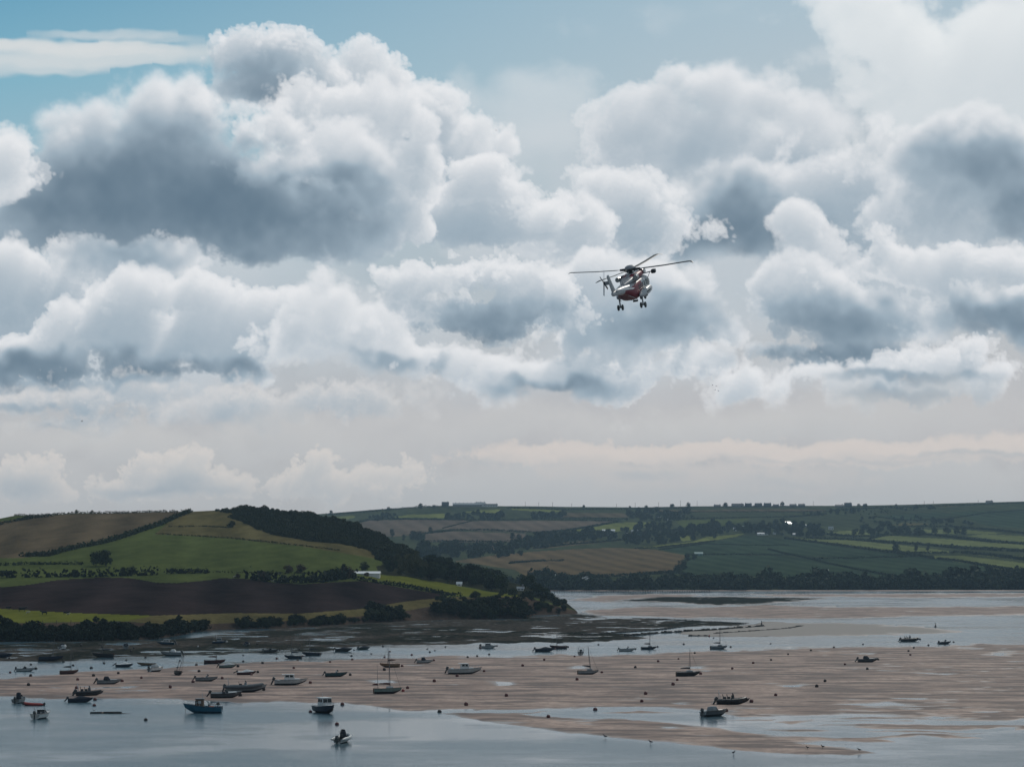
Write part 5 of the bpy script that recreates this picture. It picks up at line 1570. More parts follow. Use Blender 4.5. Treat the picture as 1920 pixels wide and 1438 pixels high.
# --- lower left of the bank
b = speedboat(149, 1316, 46, 6, 'navy', 'dark covered speedboat at the edge of the water, below a black inflatable', 'the dark covered speedboat', 'covered', True, tilt=40)
b = rib(166, 1304, 5, 4.4, 'black rigid inflatable on the sand just above the dark covered speedboat', 'the small black inflatable', 'black', seats=2)
speedboat(203, 1283, 45, 4, 'grey', 'grey speedboat with raked windscreen and tilted outboard, alone on the left sand', 'the grey speedboat', 'hood', roll=3)
speedboat(47, 1258, 35, 2, 'offwhite', 'pale motor boat with outboard in the shallow water at far left', 'the pale motor boat at far left', 'screen', True, tilt=20)
sailer(129, 1264, 35, 3.8, 4.9, 'little maroon sailing boat with tall mast at the left edge of the sandbank', 'the little maroon sailing boat', 'maroon', 'wood', roll=3, cabin=False)
sailer(94, 1239, 12, 5.4, 4.0, 'low dark sailing boat with pale gunwale and leaning short mast in the left mud', 'the dark sailing boat in the left mud', 'navy', 'offwhite', lean=0.10, boom=False, cabin=False, roll=-6)
sailer(194, 1232, 178, 4.9, 3.9, 'long low dark sailing boat with boom raised, in the left mud channel', 'the long low sailing boat', 'black', 'bottom', boomang=8, cabin=False, mastx=0.05)
speedboat(118, 1217.5, 13, 80, 'white', 'little white cabin boat seen stern on, far up the left mud', 'the little white cabin boat', 'cuddy', L=4.2)
speedboat(236, 1217.5, 14, 100, 'grey', 'small grey and black boat seen stern on, left of the dark blue cruiser', 'the small grey stern-on boat', 'hood', L=4.4)
b = cabin_boat(312, 1210, 178, 4.6, 'dark blue cruiser with low white cabin, far up the left mud', 'the dark blue cruiser', 'deepblue', 'offwhite', cab=(0.0, 0.4), hh=0.85, rail=False)
speedboat(322, 1229, 36, 176, 'grey', 'grey day boat with gleaming white cover and small grey helm, in the left mud', 'the grey day boat', 'hood', cov='white', L=5.0)
speedboat(232, 1250, 22, 3, 'navy', 'small dinghy with dark hull and white foredeck at the edge of the left sand', 'the white-decked dinghy', 'covered', cov='white', L=3.6, tilt=60)
b = Boat('rowing_boat', 276, 1247, 178, 4.0, 'tan wooden rowing boat at the edge of the left sand', 'the tan rowing boat', 'rowing boat', 5, None)
b.hull(1.5, 0.6, ['tan', 'tan', 'wood'], tw=0.7, rise=0.3)
b.rubrail('wood')
for x in (-0.9, 0.3):
    b.box('thwart', (x, 0, 0.5), (0.25, 1.25, 0.05), 'wood', bev=0.01)
b = speedboat(293, 1260, 17, 62, 'white', 'white motor boat with pale hood, stern on, right of the tan rowing boat', 'the white hooded stern-on boat', 'hood', L=4.6, cov='offwhite', roll=-8, tilt=10)
sailer(333, 1267, -68, 4.2, 4.4, 'dark sailing boat heeled to the left, end on, with bare leaning masts', 'the heeled dark sailing boat', 'black', 'offwhite', roll=-15, boom=False, cabin=False, mizzen=3.2)
sailer(402, 1244, 4, 4.4, 1.6, 'dark maroon boat with stumpy mast and lowered spar on the upper left sand', 'the dark maroon boat', 'maroon', 'maroon', boomang=3, cabin=False, sail='canvasred')
speedboat(426, 1253, 27, 3, 'green', 'pale green motor boat with whitish cover, right of the dark maroon boat', 'the pale green motor boat', 'covered', cov='offwhite', tilt=30)
speedboat(461, 1266, 32, 2, 'maroon', 'maroon dinghy with white cover over its bow', 'the maroon dinghy', 'covered', cov='white', roll=4, tilt=65, L=3.7)
speedboat(386, 1278, 42, 3, 'grey', 'grey open speedboat with black tilted outboard and dark seat, mid left sand', 'the grey open speedboat', 'open', roll=2)
cabin_boat(543, 1285, 5, 5.8, 'white cabin cruiser with long side windows on the sand left of centre', 'the white cabin cruiser', 'offwhite', 'white', cab=(0.0, 0.36), hh=1.35, rail=False)
speedboat(629, 1270, 36, 2, 'teal', 'slim dark teal speedboat with black hood on the sand', 'the dark teal speedboat', 'open', L=4.2)
b = rib(458, 1298, 5, 6.8, 'long dark inflatable with grey helm and covered engine, behind a smaller grey boat', 'the long dark inflatable', 'darkgrey', seats=1, arch=True, hullcol='grey', tilt=20)
speedboat(422, 1309, 58, 12, 'darkgrey', 'dark grey open boat lying close in front of the long dark inflatable', 'the dark grey open boat', 'screen', roll=6, deckcol='offwhite')
# --- far mud, centre left
b = cabin_boat(410, 1207, 2, 3.6, 'small blue fishing boat with grey wheelhouse, far off by the mud', 'the small far blue boat', 'deepblue', 'grey', cab=(0.05, 0.4), hh=1.2, outb=False, rail=False)
b.tubes('mast', [[(-0.6, 0, 1.2), (-0.6, 0, 2.6)]], 0.03, 'steel')
speedboat(463, 1212.5, 12, 80, 'darkgreen', 'tiny dark green boat with a tall hood, alone in the weed', 'the tiny dark green boat', 'hood', L=3.8)
speedboat(507, 1223, 26, 4, 'darkgrey', 'dark grey motor boat on the weedy mud', 'the dark grey motor boat in the weed', 'screen')
sailer(550, 1234, 176, 3.9, 4.2, 'dark sailing dinghy with pale cover in the channel, left of a similar one', 'the left sailing dinghy', 'navy', 'offwhite', cabin=True, afloat=True, boomang=2)
sailer(584, 1228.5, 178, 4.2, 3.6, 'plain dark sailing dinghy in the channel, right of a similar one', 'the right sailing dinghy', 'navy', 'navy', cabin=False, afloat=True, boomang=2)
speedboat(643, 1221, 32, 4, 'black', 'black covered motor boat on the edge of the weed bank', 'the black covered boat in the weed', 'covered')
speedboat(682, 1217.5, 20, 40, 'darkgreen', 'dark low boat half hidden against the weed, right of the black covered one', 'the dark low boat in the weed', 'covered')
# --- middle of the bank
sailer(731, 1252, 176, 4.0, 3.6, 'tan wooden sailing boat with furled sail on the sand, behind the two masted boat', 'the tan sailing boat', 'tan', 'wood', boomang=6, cabin=False, sail='canvasred', roll=4)
sailer(726, 1301, 6, 4.6, 6.4, 'pale green two masted sailing boat listing on the sand near the centre', 'the two masted boat', 'green', 'offwhite', bottom='bottom', roll=-7, mizzen=4.2, sail='canvasred', boomang=3, lean=-0.03, cabin=True)
speedboat(796, 1244, 32, 3, 'offwhite', 'white speedboat with dark canvas hood on the upper sand', 'the white speedboat with dark hood', 'hood')
b = cabin_boat(869, 1264, 8, 6.6, 'white cabin fishing boat with raised bow rail and two outboards, centre of the sandbank', 'the white cabin fishing boat', 'offwhite', 'white', cab=(0.04, 0.27), hh=1.45)
b.box('aft_bench', (-2.4, 0, 1.15), (0.5, 1.7, 0.35), 'white', bev=0.05)
cabin_boat(915, 1214.5, 4, 3.9, 'pale grey cabin boat in the far channel, left of the covered dark boat', 'the pale grey cabin boat', 'offwhite', 'grey', cab=(0.0, 0.42), hh=0.9, afloat=True, rail=False)
speedboat(1020, 1221.5, 30, 6, 'navy', 'dark covered motor boat in the far channel close to a dark sailing boat', 'the dark covered boat in the channel', 'covered', True, L=4.7)
sailer(1047, 1215.5, 178, 4.2, 4.8, 'dark sailing boat with thin mast in the far channel, beside the covered boat', 'the dark sailing boat in the channel', 'maroon', 'wood', cabin=False, afloat=True)
b = speedboat(1089, 1228, 12, 86, 'white', 'small white boat with square frame, stern on, at the top edge of the sand', 'the small framed white boat', 'open', L=4.6, beam=1.7)
b.tubes('frame_arch', [[(-0.3, 0.72, 0.7), (-0.35, 0.68, 2.05), (-0.35, -0.68, 2.05), (-0.3, -0.72, 0.7)], [(1.0, 0.7, 0.7), (0.8, 0.66, 2.05), (-0.35, 0.68, 2.05)], [(1.0, -0.7, 0.7), (0.8, -0.66, 2.05), (-0.35, -0.68, 2.05)]], 0.05, 'offwhite')
sailer(1102, 1265, 4, 4.0, 4.9, 'grey sailing boat with sloping boom standing on the open sand right of centre', 'the grey sailing boat', 'grey', 'grey', roll=-3, boomang=10, lean=-0.12, mastx=0.16)
speedboat(1175, 1220.5, 26, 4, 'offwhite', 'white open motor boat in the far channel between two sailing boats', 'the white open boat in the channel', 'open', True, L=4.0)
sailer(1216, 1217, 3, 3.7, 4.6, 'dark sailing boat with furled sail in the far channel by the dark weed spit', 'the sailing boat by the weed spit', 'navy', 'grey', afloat=True, sail='canvas')
sailer(1347, 1216, 3, 4.2, 4.8, 'grey sailing boat with furled sail in the far channel, rightmost of the masted boats', 'the rightmost sailing boat', 'grey', 'grey', afloat=True)
sailer(1289, 1268, 6, 4.5, 4.6, 'black sailing boat with furled sail standing on the open sand, right of the grey one', 'the black sailing boat', 'black', 'grey', roll=3, boomang=2)
# --- right
rib(1372, 1321, 4, 5.0, 'long black rigid inflatable on the sand behind the grey covered speedboat', 'the long black inflatable', 'black', seats=2, hullcol='black')
b = speedboat(1340, 1342, 36, 40, 'darkgrey', 'dark grey speedboat with pale grey hood, angled at the edge of the pool', 'the grey hooded speedboat', 'hood', cov='grey', L=4.8, roll=-8, tilt=20, deckcol='offwhite')
rib(1705, 1202, 4, 5.2, 'dark inflatable afloat in the channel at far right, left of a smaller dark boat', 'the dark inflatable at far right', 'black', True, False)
speedboat(1771, 1207, 19, 25, 'navy', 'small dark motor boat afloat at far right', 'the small dark boat at far right', 'open', True, L=3.8)
speedboat(1626, 1242, 36, 3, 'darkgrey', 'dark motor boat with white foredeck alone on the right-hand sand', 'the dark boat on the right-hand sand', 'hood', deckcol='white', L=4.4)
speedboat(3, 1233, 20, 4, 'navy', 'dark boat cut off by the left edge of the photo', 'the dark boat at the left edge', 'covered', L=4.6)

# ---------------------------------------------------------------- mooring buoys
BUOYS = """19,1261r 57,1268d 54,1286d 119,1241d 137,1248d 58,1246d 67,1254d 171,1253d 175,1269d 145,1276r 144,1292r 139,1301d 178,1312r 177,1323r 228,1279r 222,1264d 265,1273r 319,1290r 362,1281r 373,1260d
368,1247d 337,1239d 334,1228d 273,1233d 291,1226d 245,1222d 192,1215d 251,1217d 152,1211d 237,1238d 195,1244d 116,1236d 17,1235d 273,1350d 66,1344d 44,1319d 371,1214w 417,1274r 446,1251d 483,1262d 471,1267r 493,1245d
456,1240d 456,1229d 519,1235r 525,1219d 483,1209d 563,1210d 561,1219d 568,1230r 602,1226d 558,1238d 551,1254r 619,1243r 661,1238r 659,1230d 656,1268d 581,1283r 495,1295d 450,1306d 409,1320d 582,1335r 642,1321r 632,1358r
696,1226d 664,1219d 718,1212d 425,1205w 721,1232r 801,1217d 815,1220d 806,1223d 835,1213d 772,1228r 754,1251r 720,1258d 901,1215r 932,1211d 917,1227d 877,1233d 895,1231d 1020,1239r 980,1250r 1077,1232r 907,1260r 858,1269r
814,1279r 764,1292r 755,1297b 950,1306r 875,1323r 824,1335d 1029,1346r 1041,1217r 1065,1213d 1077,1188d 731,1222r 813,1240r 1122,1209d 1191,1217d 1233,1213d 1282,1208d 1370,1213d 1445,1207d 1128,1262r 1314,1265r 1270,1277r
1262,1285r 1211,1303r 1203,1317r 1116,1331r 1373,1255r 1412,1245r 1446,1239d 1478,1228d 1408,1318r 1362,1334r 1454,1305r 1272,1237r 1234,1242r 1191,1253d 1082,1276r 1330,1193b 1338,1196d 1302,1226d 1521,1221d 1563,1215d
1618,1208d 1647,1238d 1584,1247r 1627,1256d 1547,1279d 1531,1290d 1704,1222d 1707,1229r 1725,1199d 1788,1204d 1771,1209d 1741,1210d 1713,1216d"""


def make_buoy(key):
    bm = bmesh.new()
    prof = [(0.0, -0.10), (0.22, -0.08), (0.36, 0.06), (0.40, 0.22), (0.39, 0.42), (0.33, 0.58), (0.20, 0.66), (0.07, 0.69)]
    n = 12
    rings = [[bm.verts.new((r * math.cos(6.2832 * k / n), r * math.sin(6.2832 * k / n), z)) for k in range(n)] for r, z in prof[1:]]
    for a, b_ in zip(rings[:-1], rings[1:]):
        for k in range(n):
            bm.faces.new((a[k], a[(k + 1) % n], b_[(k + 1) % n], b_[k]))
    bm.faces.new(rings[0][::-1]); bm.faces.new(rings[-1])
    root = empty('mooring_buoy', (0, 0, 0))
    obj('float', bm, {'r': PT['buoyred'], 'd': PT['buoydark'], 'w': PT['buoywhite'], 'b': PT['red']}[key], root, True)
    bm = bmesh.new()
    tube(bm, [(0.10 * math.cos(a), 0, 0.76 + 0.10 * math.sin(a)) for a in np.linspace(-0.6, 3.75, 9)], 0.025, 5)
    obj('pick_up_ring', bm, PT['steelgrey'], root, True)
    bm = bmesh.new()
    tube(bm, [(0.405 * math.cos(a), 0.405 * math.sin(a), 0.30) for a in np.linspace(0, 6.2832, 13)], 0.03, 5)
    obj('rubbing_band', bm, PT['buoydark'] if key != 'd' else PT['bottom'], root, True)
    return root


BP = {}
used = {}
CN = dict(r='faded red', d='dark weedy', w='white', b='bright red')
ORD = ['', ', second nearest', ', third nearest', ', fourth nearest', ', fifth nearest', ', sixth nearest']
items = []
for tok in BUOYS.split():
    x, y = tok[:-1].split(',')
    x, y, k = float(x), float(y), tok[-1]
    best = min(Boat.ALL, key=lambda q: math.hypot(q.px - x, (q.py - y) * 3.0))
    dx_, dy_ = x - best.px, (y - best.py) * 3.0
    if abs(dx_) > 2.2 * abs(dy_): rel = 'to the right of' if dx_ > 0 else 'to the left of'
    elif abs(dy_) > 2.2 * abs(dx_): rel = 'in front of' if dy_ > 0 else 'behind'
    else: rel = ('in front and right of' if dx_ > 0 else 'in front and left of') if dy_ > 0 else ('behind and right of' if dx_ > 0 else 'behind and left of')
    items.append((math.hypot(dx_, dy_), x, y, k, rel, best))
for dist, x, y, k, rel, best in sorted(items, key=lambda q: q[0]):
    base = '%s buoy %s %s' % (CN[k], rel, best.short)
    n = used.get(base, 0)
    used[base] = n + 1
    if k not in BP:
        o = BP[k] = make_buoy(k)
    else:
        o = copy_tree(BP[k])
    d = gd(y)
    z = flat_z(x, y)
    o.location = ((x - 960) / F * d, d, max(z, 0.0) - (0.16 if z < 0 else 0.02))
    s = random.uniform(0.68, 0.88) * (0.88 if y < 1240 else 1.0)
    o.scale = (s, s, s)
    o.rotation_euler = (random.uniform(-0.35, 0.35), random.uniform(-0.35, 0.35), random.uniform(0, 6.28)) if z > 0 else (0.06, 0.05, random.uniform(0, 6))
    lab = base + ORD[min(n, 5)]
    if len(lab.replace(',', ' ').split()) > 16: lab = lab.replace('dark weedy', 'dark').replace('faded red', 'red')
    tag(o, lab, 'buoy', 'mooring buoys scattered over the estuary')
for px, py, lb in [(1428, 1171, 'dark channel marker buoy with topmark at the end of a stone line'), (1754, 1175, 'dark cone-topped channel buoy afloat in the far right channel')]:
    o = empty('channel_buoy', ((px - 960) / F * gd(py), gd(py), -0.1))
    bm = bmesh.new(); tube(bm, [(0, 0, 0), (0, 0, 0.5), (0, 0, 0.8), (0, 0, 1.7)], [0.6, 0.62, 0.35, 0.22], 10)
    obj('float', bm, PT['buoydark'], o, True)
    bm = bmesh.new(); tube(bm, [(0, 0, 1.7), (0, 0, 2.0), (0, 0, 2.05), (0, 0, 2.7)], [0.05, 0.05, 0.4, 0.03], 8)
    obj('topmark', bm, PT['darkgreen'], o, True)
    o.scale = (0.62, 0.62, 0.62)
    tag(o, lb, 'buoy')

# ---------------------------------------------------------------- buildings and other things on the land
WALLM = {'white': material('white_render', (0.66, 0.66, 0.64), 0.8, 0.1, 0.6, 0.1), 'grey': material('grey_render', (0.22, 0.22, 0.22), 0.85, 0.15, 0.6, 0.1), 'dark': material('slate_hung_wall', (0.075, 0.085, 0.095), 0.8, 0.2, 0.6, 0.1),
         'green': material('green_cladding', (0.10, 0.20, 0.17), 0.6, 0.15, 0.6, 0.2)}
ROOFM = {'slate': material('slate_roof', (0.07, 0.075, 0.085), 0.55, 0.25, 1.0, 0.3), 'pale': material('pale_sheet_roof', (0.30, 0.32, 0.33), 0.35, 0.1, 0.5, 0.5), 'white': material('white_roof', (0.80, 0.80, 0.79), 0.35, 0.06, 0.5, 0.5),
         'metal': material('shiny_metal_roof', (0.80, 0.79, 0.80), 0.30, 0.05, 0.5, 0.5, metal=0.9), 'green': material('green_sheet_roof', (0.30, 0.42, 0.38), 0.4, 0.1, 0.5, 0.4)}
PANE = material('dark_pane', (0.02, 0.025, 0.03), 0.15, 0.1, 1.0, 0.6)


def house(hill, px, py, wpx, hpx, label, wall='white', roof='slate', name='house', cat='house', group=None, depth=None, roofh=0.45, chim=1, rz=0.0, win=3, lift=0.0):
    q = hill.pt(px, py)
    s = F / q.y
    w, h = wpx / s, hpx / s
    dp = depth or min(w * 0.7, 9.0)
    hw, hr = h * (1 - roofh), h * roofh
    r = empty(name, (q.x, q.y, q.z + lift), R(rz))
    tag(r, label, cat, group)
    bm = bmesh.new()
    X, Y = w / 2, dp / 2
    # walls with gables
    v = [bm.verts.new(p) for p in ((-X, -Y, -2), (X, -Y, -2), (X, Y, -2), (-X, Y, -2), (-X, -Y, hw), (X, -Y, hw), (X, Y, hw), (-X, Y, hw), (-X, 0, hw + hr * 0.93), (X, 0, hw + hr * 0.93))]
    for f in ((0, 1, 5, 4), (2, 3, 7, 6), (1, 2, 6, 9, 5), (3, 0, 4, 8, 7), (3, 2, 1, 0)):
        bm.faces.new([v[k] for k in f])
    W_ = obj('wall', bm, WALLM[wall], r)
    bm = bmesh.new()
    e = 0.35
    t = 0.18
    for sg in (-1, 1):
        a = [(-X - e, sg * (Y + e), hw - hr * e / Y * 0.9 + 0.05), (X + e, sg * (Y + e), hw - hr * e / Y * 0.9 + 0.05), (X + e, 0, hw + hr), (-X - e, 0, hw + hr)]
        lo = [bm.verts.new(p) for p in a]
        hi = [bm.verts.new((p[0], p[1], p[2] + t)) for p in a]
        bm.faces.new(lo); bm.faces.new(hi[::-1])
        for k in range(4):
            bm.faces.new((lo[k], hi[k], hi[(k + 1) % 4], lo[(k + 1) % 4]))
    rf = obj('roof', bm, ROOFM[roof], r)
    for k in range(chim):
        cx = (-X * 0.8 + k * 1.6 * X / max(1, chim - 1)) if chim > 1 else X * 0.7
        bm = bmesh.new()
        rbox(bm, (cx, 0, hw + hr + 0.5), (0.8, 0.7, 1.6), 0.05)
        obj('chimney', bm, WALLM['grey'], rf)
    for k in range(win):
        cx = -X + (k + 0.5) * w / win
        bm = bmesh.new()
        rbox(bm, (cx, -Y - 0.02, hw * 0.55), (min(1.4, w / win * 0.45), 0.10, min(1.3, hw * 0.45)), 0.02)
        obj('window', bm, PANE, W_)
    return r


# the farm below the wood on the near hill
house(NEAR, 686, 1077.5, 53, 6.0, 'long low white roofed barn beside the dark wood on the near hill', 'white', 'white', 'barn', 'barn', depth=7, roofh=0.62, chim=0, win=0)
house(NEAR, 861, 1098, 9, 7, 'tiny white cottage at the right end of the yellow-green field by the wood', 'white', 'white', chim=0, win=1)
house(NEAR, 976, 1107, 12, 7, 'small white cottage under the trees near the round tree', 'white', 'pale', chim=1, win=2)
# far ridge: the institution
q = FARH.pt(880, 951)
house(FARH, 835, 950, 13, 9, 'dark gabled block at the left end of the hilltop institution', 'dark', 'slate', 'house', 'house', roofh=0.5, chim=1)
house(FARH, 876, 949.5, 54, 6.5, 'long hilltop building with pale roof and a row of chimneys on the skyline', 'grey', 'pale', 'hilltop_building', 'building', roofh=0.5, chim=7, depth=14, win=12)
house(FARH, 901, 949.5, 18, 8.2, 'taller pale block near the right end of the long hilltop building', 'white', 'pale', 'house', 'house', roofh=0.4, chim=3, win=4, depth=12)
house(FARH, 921, 950, 24, 5.5, 'lower right wing of the hilltop building with white walls', 'white', 'slate', 'house', 'house', roofh=0.45, chim=2, win=5)
for px, w, h, lb in [(1345, 12, 4.5, 'low house at the left end of the ridge row'), (1383, 22, 6.5, 'longest house in the ridge row, right of the wide tree'), (1403, 12, 7, 'gabled house just right of the longest ridge house'), (1422, 13, 7.2, 'steep roofed ridge house, left of a matching pair'),
                     (1439, 13, 7.4, 'steep roofed ridge house, right of a matching pair'), (1455, 10, 5, 'small house by the tree in the ridge row'), (1487, 12, 5.5, 'ridge house, left of the two apart from the row'), (1503, 12, 5.8, 'ridge house, right of the two apart from the row'),
                     (1574, 15, 4.6, 'low wide house left of the tall square one on the ridge'), (1590, 13, 8, 'tall square house on the ridge'), (1622, 7, 5.5, 'small house among trees right of the tall square one'), (1855, 12, 6, 'lone farmhouse on the ridge near the right edge')]:
    house(FARH, px, 950.5 if px < 1700 else 944.5, w, h, lb, random.choice(['dark', 'grey', 'dark']), 'slate', group='houses along the far ridge', roofh=0.55, chim=random.choice([1, 2]), win=3)
# far hill: white houses, caravans, farm roofs
for px, py, w, h, wl, rf, lb in [
        (1141, 997.5, 24, 5, 'white', 'white', 'long white house in the trees left of the lime field bend'), (1139, 1003.5, 12, 4, 'white', 'white', 'shorter white building below the long white house'), (1175, 999, 5, 5, 'white', 'pale', 'small white gable right of the long white house'),
        (1190, 998.5, 13, 5, 'grey', 'pale', 'grey roofed house in the wood right of the long white house'), (1258, 965, 9, 5, 'white', 'white', 'small white house high up under the ridge'), (1236, 973, 4, 3.5, 'white', 'white', 'tiny white hut below the high white house'), (1250, 976, 4, 3.5, 'white', 'white', 'tiny white hut in the hedge below the high white house'),
        (1378, 995, 6, 6, 'white', 'white', 'white gable among dark trees over the lime field'), (1395.5, 991, 5, 5, 'white', 'metal', 'small bright roof right of the white gable'), (1414, 993, 7, 5, 'white', 'white', 'white house right of the small bright roof'), (1426, 987, 7, 3.5, 'white', 'pale', 'pale roof above the farm lane'),
        (1430, 1003, 20, 4.5, 'white', 'white', 'long white row at the top of the teal crop'), (1452, 1002, 5, 4, 'white', 'pale', 'small hut right of the long white row'), (1498, 988, 27, 5, 'grey', 'white', 'long pale farm shed under the gleaming roof'), (1479, 998, 5, 4, 'white', 'white', 'little white shed below the gleaming roof'),
        (1496, 1004, 21, 4.5, 'grey', 'white', 'lower long pale farm shed'), (1558, 993, 9, 6, 'white', 'pale', 'white cottage right of the farm sheds'), (1549, 1071, 8, 3, 'white', 'white', 'white field shelter low in the teal crop'), (1310, 1041.5, 15, 6.5, 'green', 'green', 'pale green shed at the corner of the ochre field')]:
    house(FARH, px, py, w, h, lb, wl, rf, 'shed' if 'shed' in lb or 'hut' in lb or 'shelter' in lb else 'house', 'shed' if 'shed' in lb or 'hut' in lb or 'shelter' in lb else 'house', 'pale buildings on the far hill', chim=1 if w > 8 and wl != 'green' else 0, win=2)
house(FARH, 1476, 983, 10, 5, 'barn with steep gleaming metal roof catching the sun on the far hill', 'grey', 'metal', 'barn', 'barn', depth=14, roofh=0.7, chim=0, rz=28, win=0)
CARM = material('caravan_white', (0.75, 0.75, 0.73), 0.3, 0.06, 0.5, 0.5)
for k, (px, py) in enumerate([(1004, 1086), (1010, 1087), (1016, 1086.5), (1023, 1088), (1029, 1087), (1036, 1088.5), (1090, 1094), (1096, 1096), (1102, 1093), (1106, 1097)]):
    q = FARH.pt(px, py)
    bm = bmesh.new()
    rbox(bm, (0, 0, 1.6), (5.2, 2.3, 2.3), 0.3)
    r = empty('caravan', (q.x, q.y - 8, q.z + 3.2), random.uniform(-0.4, 0.4))
    body = obj('body', bm, CARM, r, True)
    bm = bmesh.new(); rbox(bm, (0, -1.16, 1.9), (3.4, 0.06, 0.7), 0.02); obj('window', bm, PANE, r)
    bm = bmesh.new()
    for sx in (-0.1, 0.9): rbox(bm, (sx, -0.95, 0.35), (0.6, 0.2, 0.6), 0.1)
    obj('wheel', bm, PT['black'], r)
    tag(r, 'white caravan in the row above the far shore, behind the headland point' if px < 1060 else 'white caravan in the cluster on the far shore right of the headland', 'caravan', 'caravans behind the headland point' if px < 1060 else 'caravans on the far shore')

# poles on the ridge
POLE = None
for px, py, h, lb in [(985, 950, 9, 'thin pole on the far ridge right of the institution, leftmost'), (1010, 950, 8, 'thin pole on the far ridge, just right of the leftmost'), (1036, 950, 8, 'thin pole left of the domed ridge tree'), (1072, 951, 7, 'short thin pole near the domed ridge tree'), (1156, 952, 7, 'thin pole left of the small ridge tree'), (1191, 952, 9, 'thin pole between two small ridge trees'),
                      (1235, 952, 10, 'thin pole left of the pale spreading tree'), (1276, 951, 12, 'tall pole left of the mushroom-shaped tree'), (1307, 950, 11, 'tall pole right of the mushroom-shaped tree'), (1525, 950, 10, 'pole on the open ridge right of the houses'), (1733, 948, 8, 'pole on the right part of the ridge'), (1750, 948, 8, 'second pole on the right part of the ridge'), (1834, 945, 7, 'pole beside the lone farmhouse')]:
    q = FARH.pt(px, py)
    bm = bmesh.new()
    tube(bm, [(0, 0, -1), (0, 0, h)], [0.32, 0.24], 6)
    rbox(bm, (0, 0, h - 0.8), (2.0, 0.2, 0.2), 0.02)
    o = obj('utility_pole', bm, PT['wood'])
    o.location = q
    tag(o, lb, 'pole', 'poles on the far ridge')

# fence posts on the cliff field
for k, px in enumerate([20, 49, 80, 106, 133, 160, 188]):
    q = NEAR.pt(px, NEAR.li(NEAR.b, px) - 31)
    bm = bmesh.new()
    tube(bm, [(0, 0, -0.3), (0, 0, 1.35)], 0.10, 6)
    rbox(bm, (0, 0, 1.38), (0.16, 0.16, 0.08), 0.01)
    o = obj('fence_post', bm, PT['wood'])
    o.location = q
    tag(o, 'thin fence post in the yellow-green strip on the low cliff at left', 'post', 'fence posts along the low cliff')


# animals
def cow(px, py, s, head, mat, label, name='cow'):
    bm = bmesh.new()
    tube(bm, [(-1.0, 0, 1.05), (-0.85, 0, 1.1), (-0.3, 0, 1.05), (0.4, 0, 1.05), (0.85, 0, 1.15), (1.15, 0, 1.3), (1.4, 0, 1.45), (1.65, 0, 1.35), (1.85, 0, 1.2)], [0.12, 0.34, 0.42, 0.42, 0.38, 0.24, 0.19, 0.16, 0.10], 9)
    for x, y in ((-0.8, 0.2), (-0.8, -0.2), (0.75, 0.2), (0.75, -0.2)):
        b_ = 0.08 if x < 0 else -0.03
        tube(bm, [(x, y, 0.95), (x + b_ * -1, y, 0.5), (x, y, 0.0)], [0.17, 0.08, 0.07], 6)
    tube(bm, [(-1.0, 0, 1.25), (-1.15, 0, 0.9), (-1.15, 0, 0.5)], [0.04, 0.03, 0.05], 5)
    for y in (0.18, -0.18):
        tube(bm, [(1.45, y * 0.6, 1.55), (1.42, y * 1.6, 1.58)], [0.05, 0.03], 5)
    o = obj(name, bm, mat, None, True)
    o.location = NEAR.pt(px, py)
    o.scale = (s, s, s)
    o.rotation_euler = (0, 0, R(head))
    tag(o, label, 'cow' if name == 'cow' else 'sheep', 'animals on the low cliff field')


HIDE = material('black_hide', (0.015, 0.014, 0.014), 0.7, 0.3, 3.0, 0.2)
FLEECE = material('pale_fleece', (0.42, 0.40, 0.35), 0.9, 0.2, 6.0, 0.05)
cow(15, 1142.5, 0.7, 10, HIDE, 'small black calf grazing at the far left of the cliff field')
cow(41, 1146.5, 1.05, 15, HIDE, 'black cow on the cliff field, beside a pale sheep')
cow(83, 1152, 0.85, 170, HIDE, 'black cow alone in the middle of the cliff field')
cow(124, 1152.5, 0.8, 5, HIDE, 'black cow at the right of the cliff field, touching a pale sheep')
cow(52, 1150, 0.5, 30, FLEECE, 'pale sheep right of the black cow at left', 'sheep')
cow(127.5, 1152.5, 0.45, 0, FLEECE, 'pale sheep in front of the rightmost cow', 'sheep')
for px, py in [(440, 1083), (511, 1091), (529, 1091)]:
    cow(px, py, 0.6, random.uniform(0, 360), FLEECE, 'pale sheep by the tall hedge over the ploughed field', 'sheep')

# ---------------------------------------------------------------- on the flats: stone lines, posts, birds
STONE = material('weedy_stone', (0.030, 0.028, 0.024), 0.7, 0.5, 1.2, 0.3)
def stone_line(line, label, h=0.55, gap=0.05):
    rng = random.Random(int(line[0][0]))
    bm = bmesh.new()
    for (x0, y0), (x1, y1) in zip(line[:-1], line[1:]):
        a, b_ = ground_pt(x0, y0), ground_pt(x1, y1)
        L = (b_ - a).length
        tube(bm, [a + Vector((0, 0, -0.05)), a.lerp(b_, 0.5) + Vector((0, 0.2, -0.05)), b_ + Vector((0, 0, -0.05))], 0.34, 6)
        n = int(L / 1.1)
        for k in range(n):
            if rng.random() < gap: continue
            p = a.lerp(b_, (k + rng.random() * 0.5) / n)
            rbox(bm, (p.x + rng.uniform(-.2, .2), p.y + rng.uniform(-.4, .4), h * 0.2 + rng.uniform(-.15, .1)), (rng.uniform(0.8, 1.6), rng.uniform(0.7, 1.3), h * rng.uniform(0.8, 1.6)), 0.12, (0.7, 0.7), rot=Matrix.Rotation(rng.uniform(0, 3), 4, 'Z'))
    o = obj('stone_groyne', bm, STONE)
    tag(o, label, 'groyne', 'low stone lines on the mud')


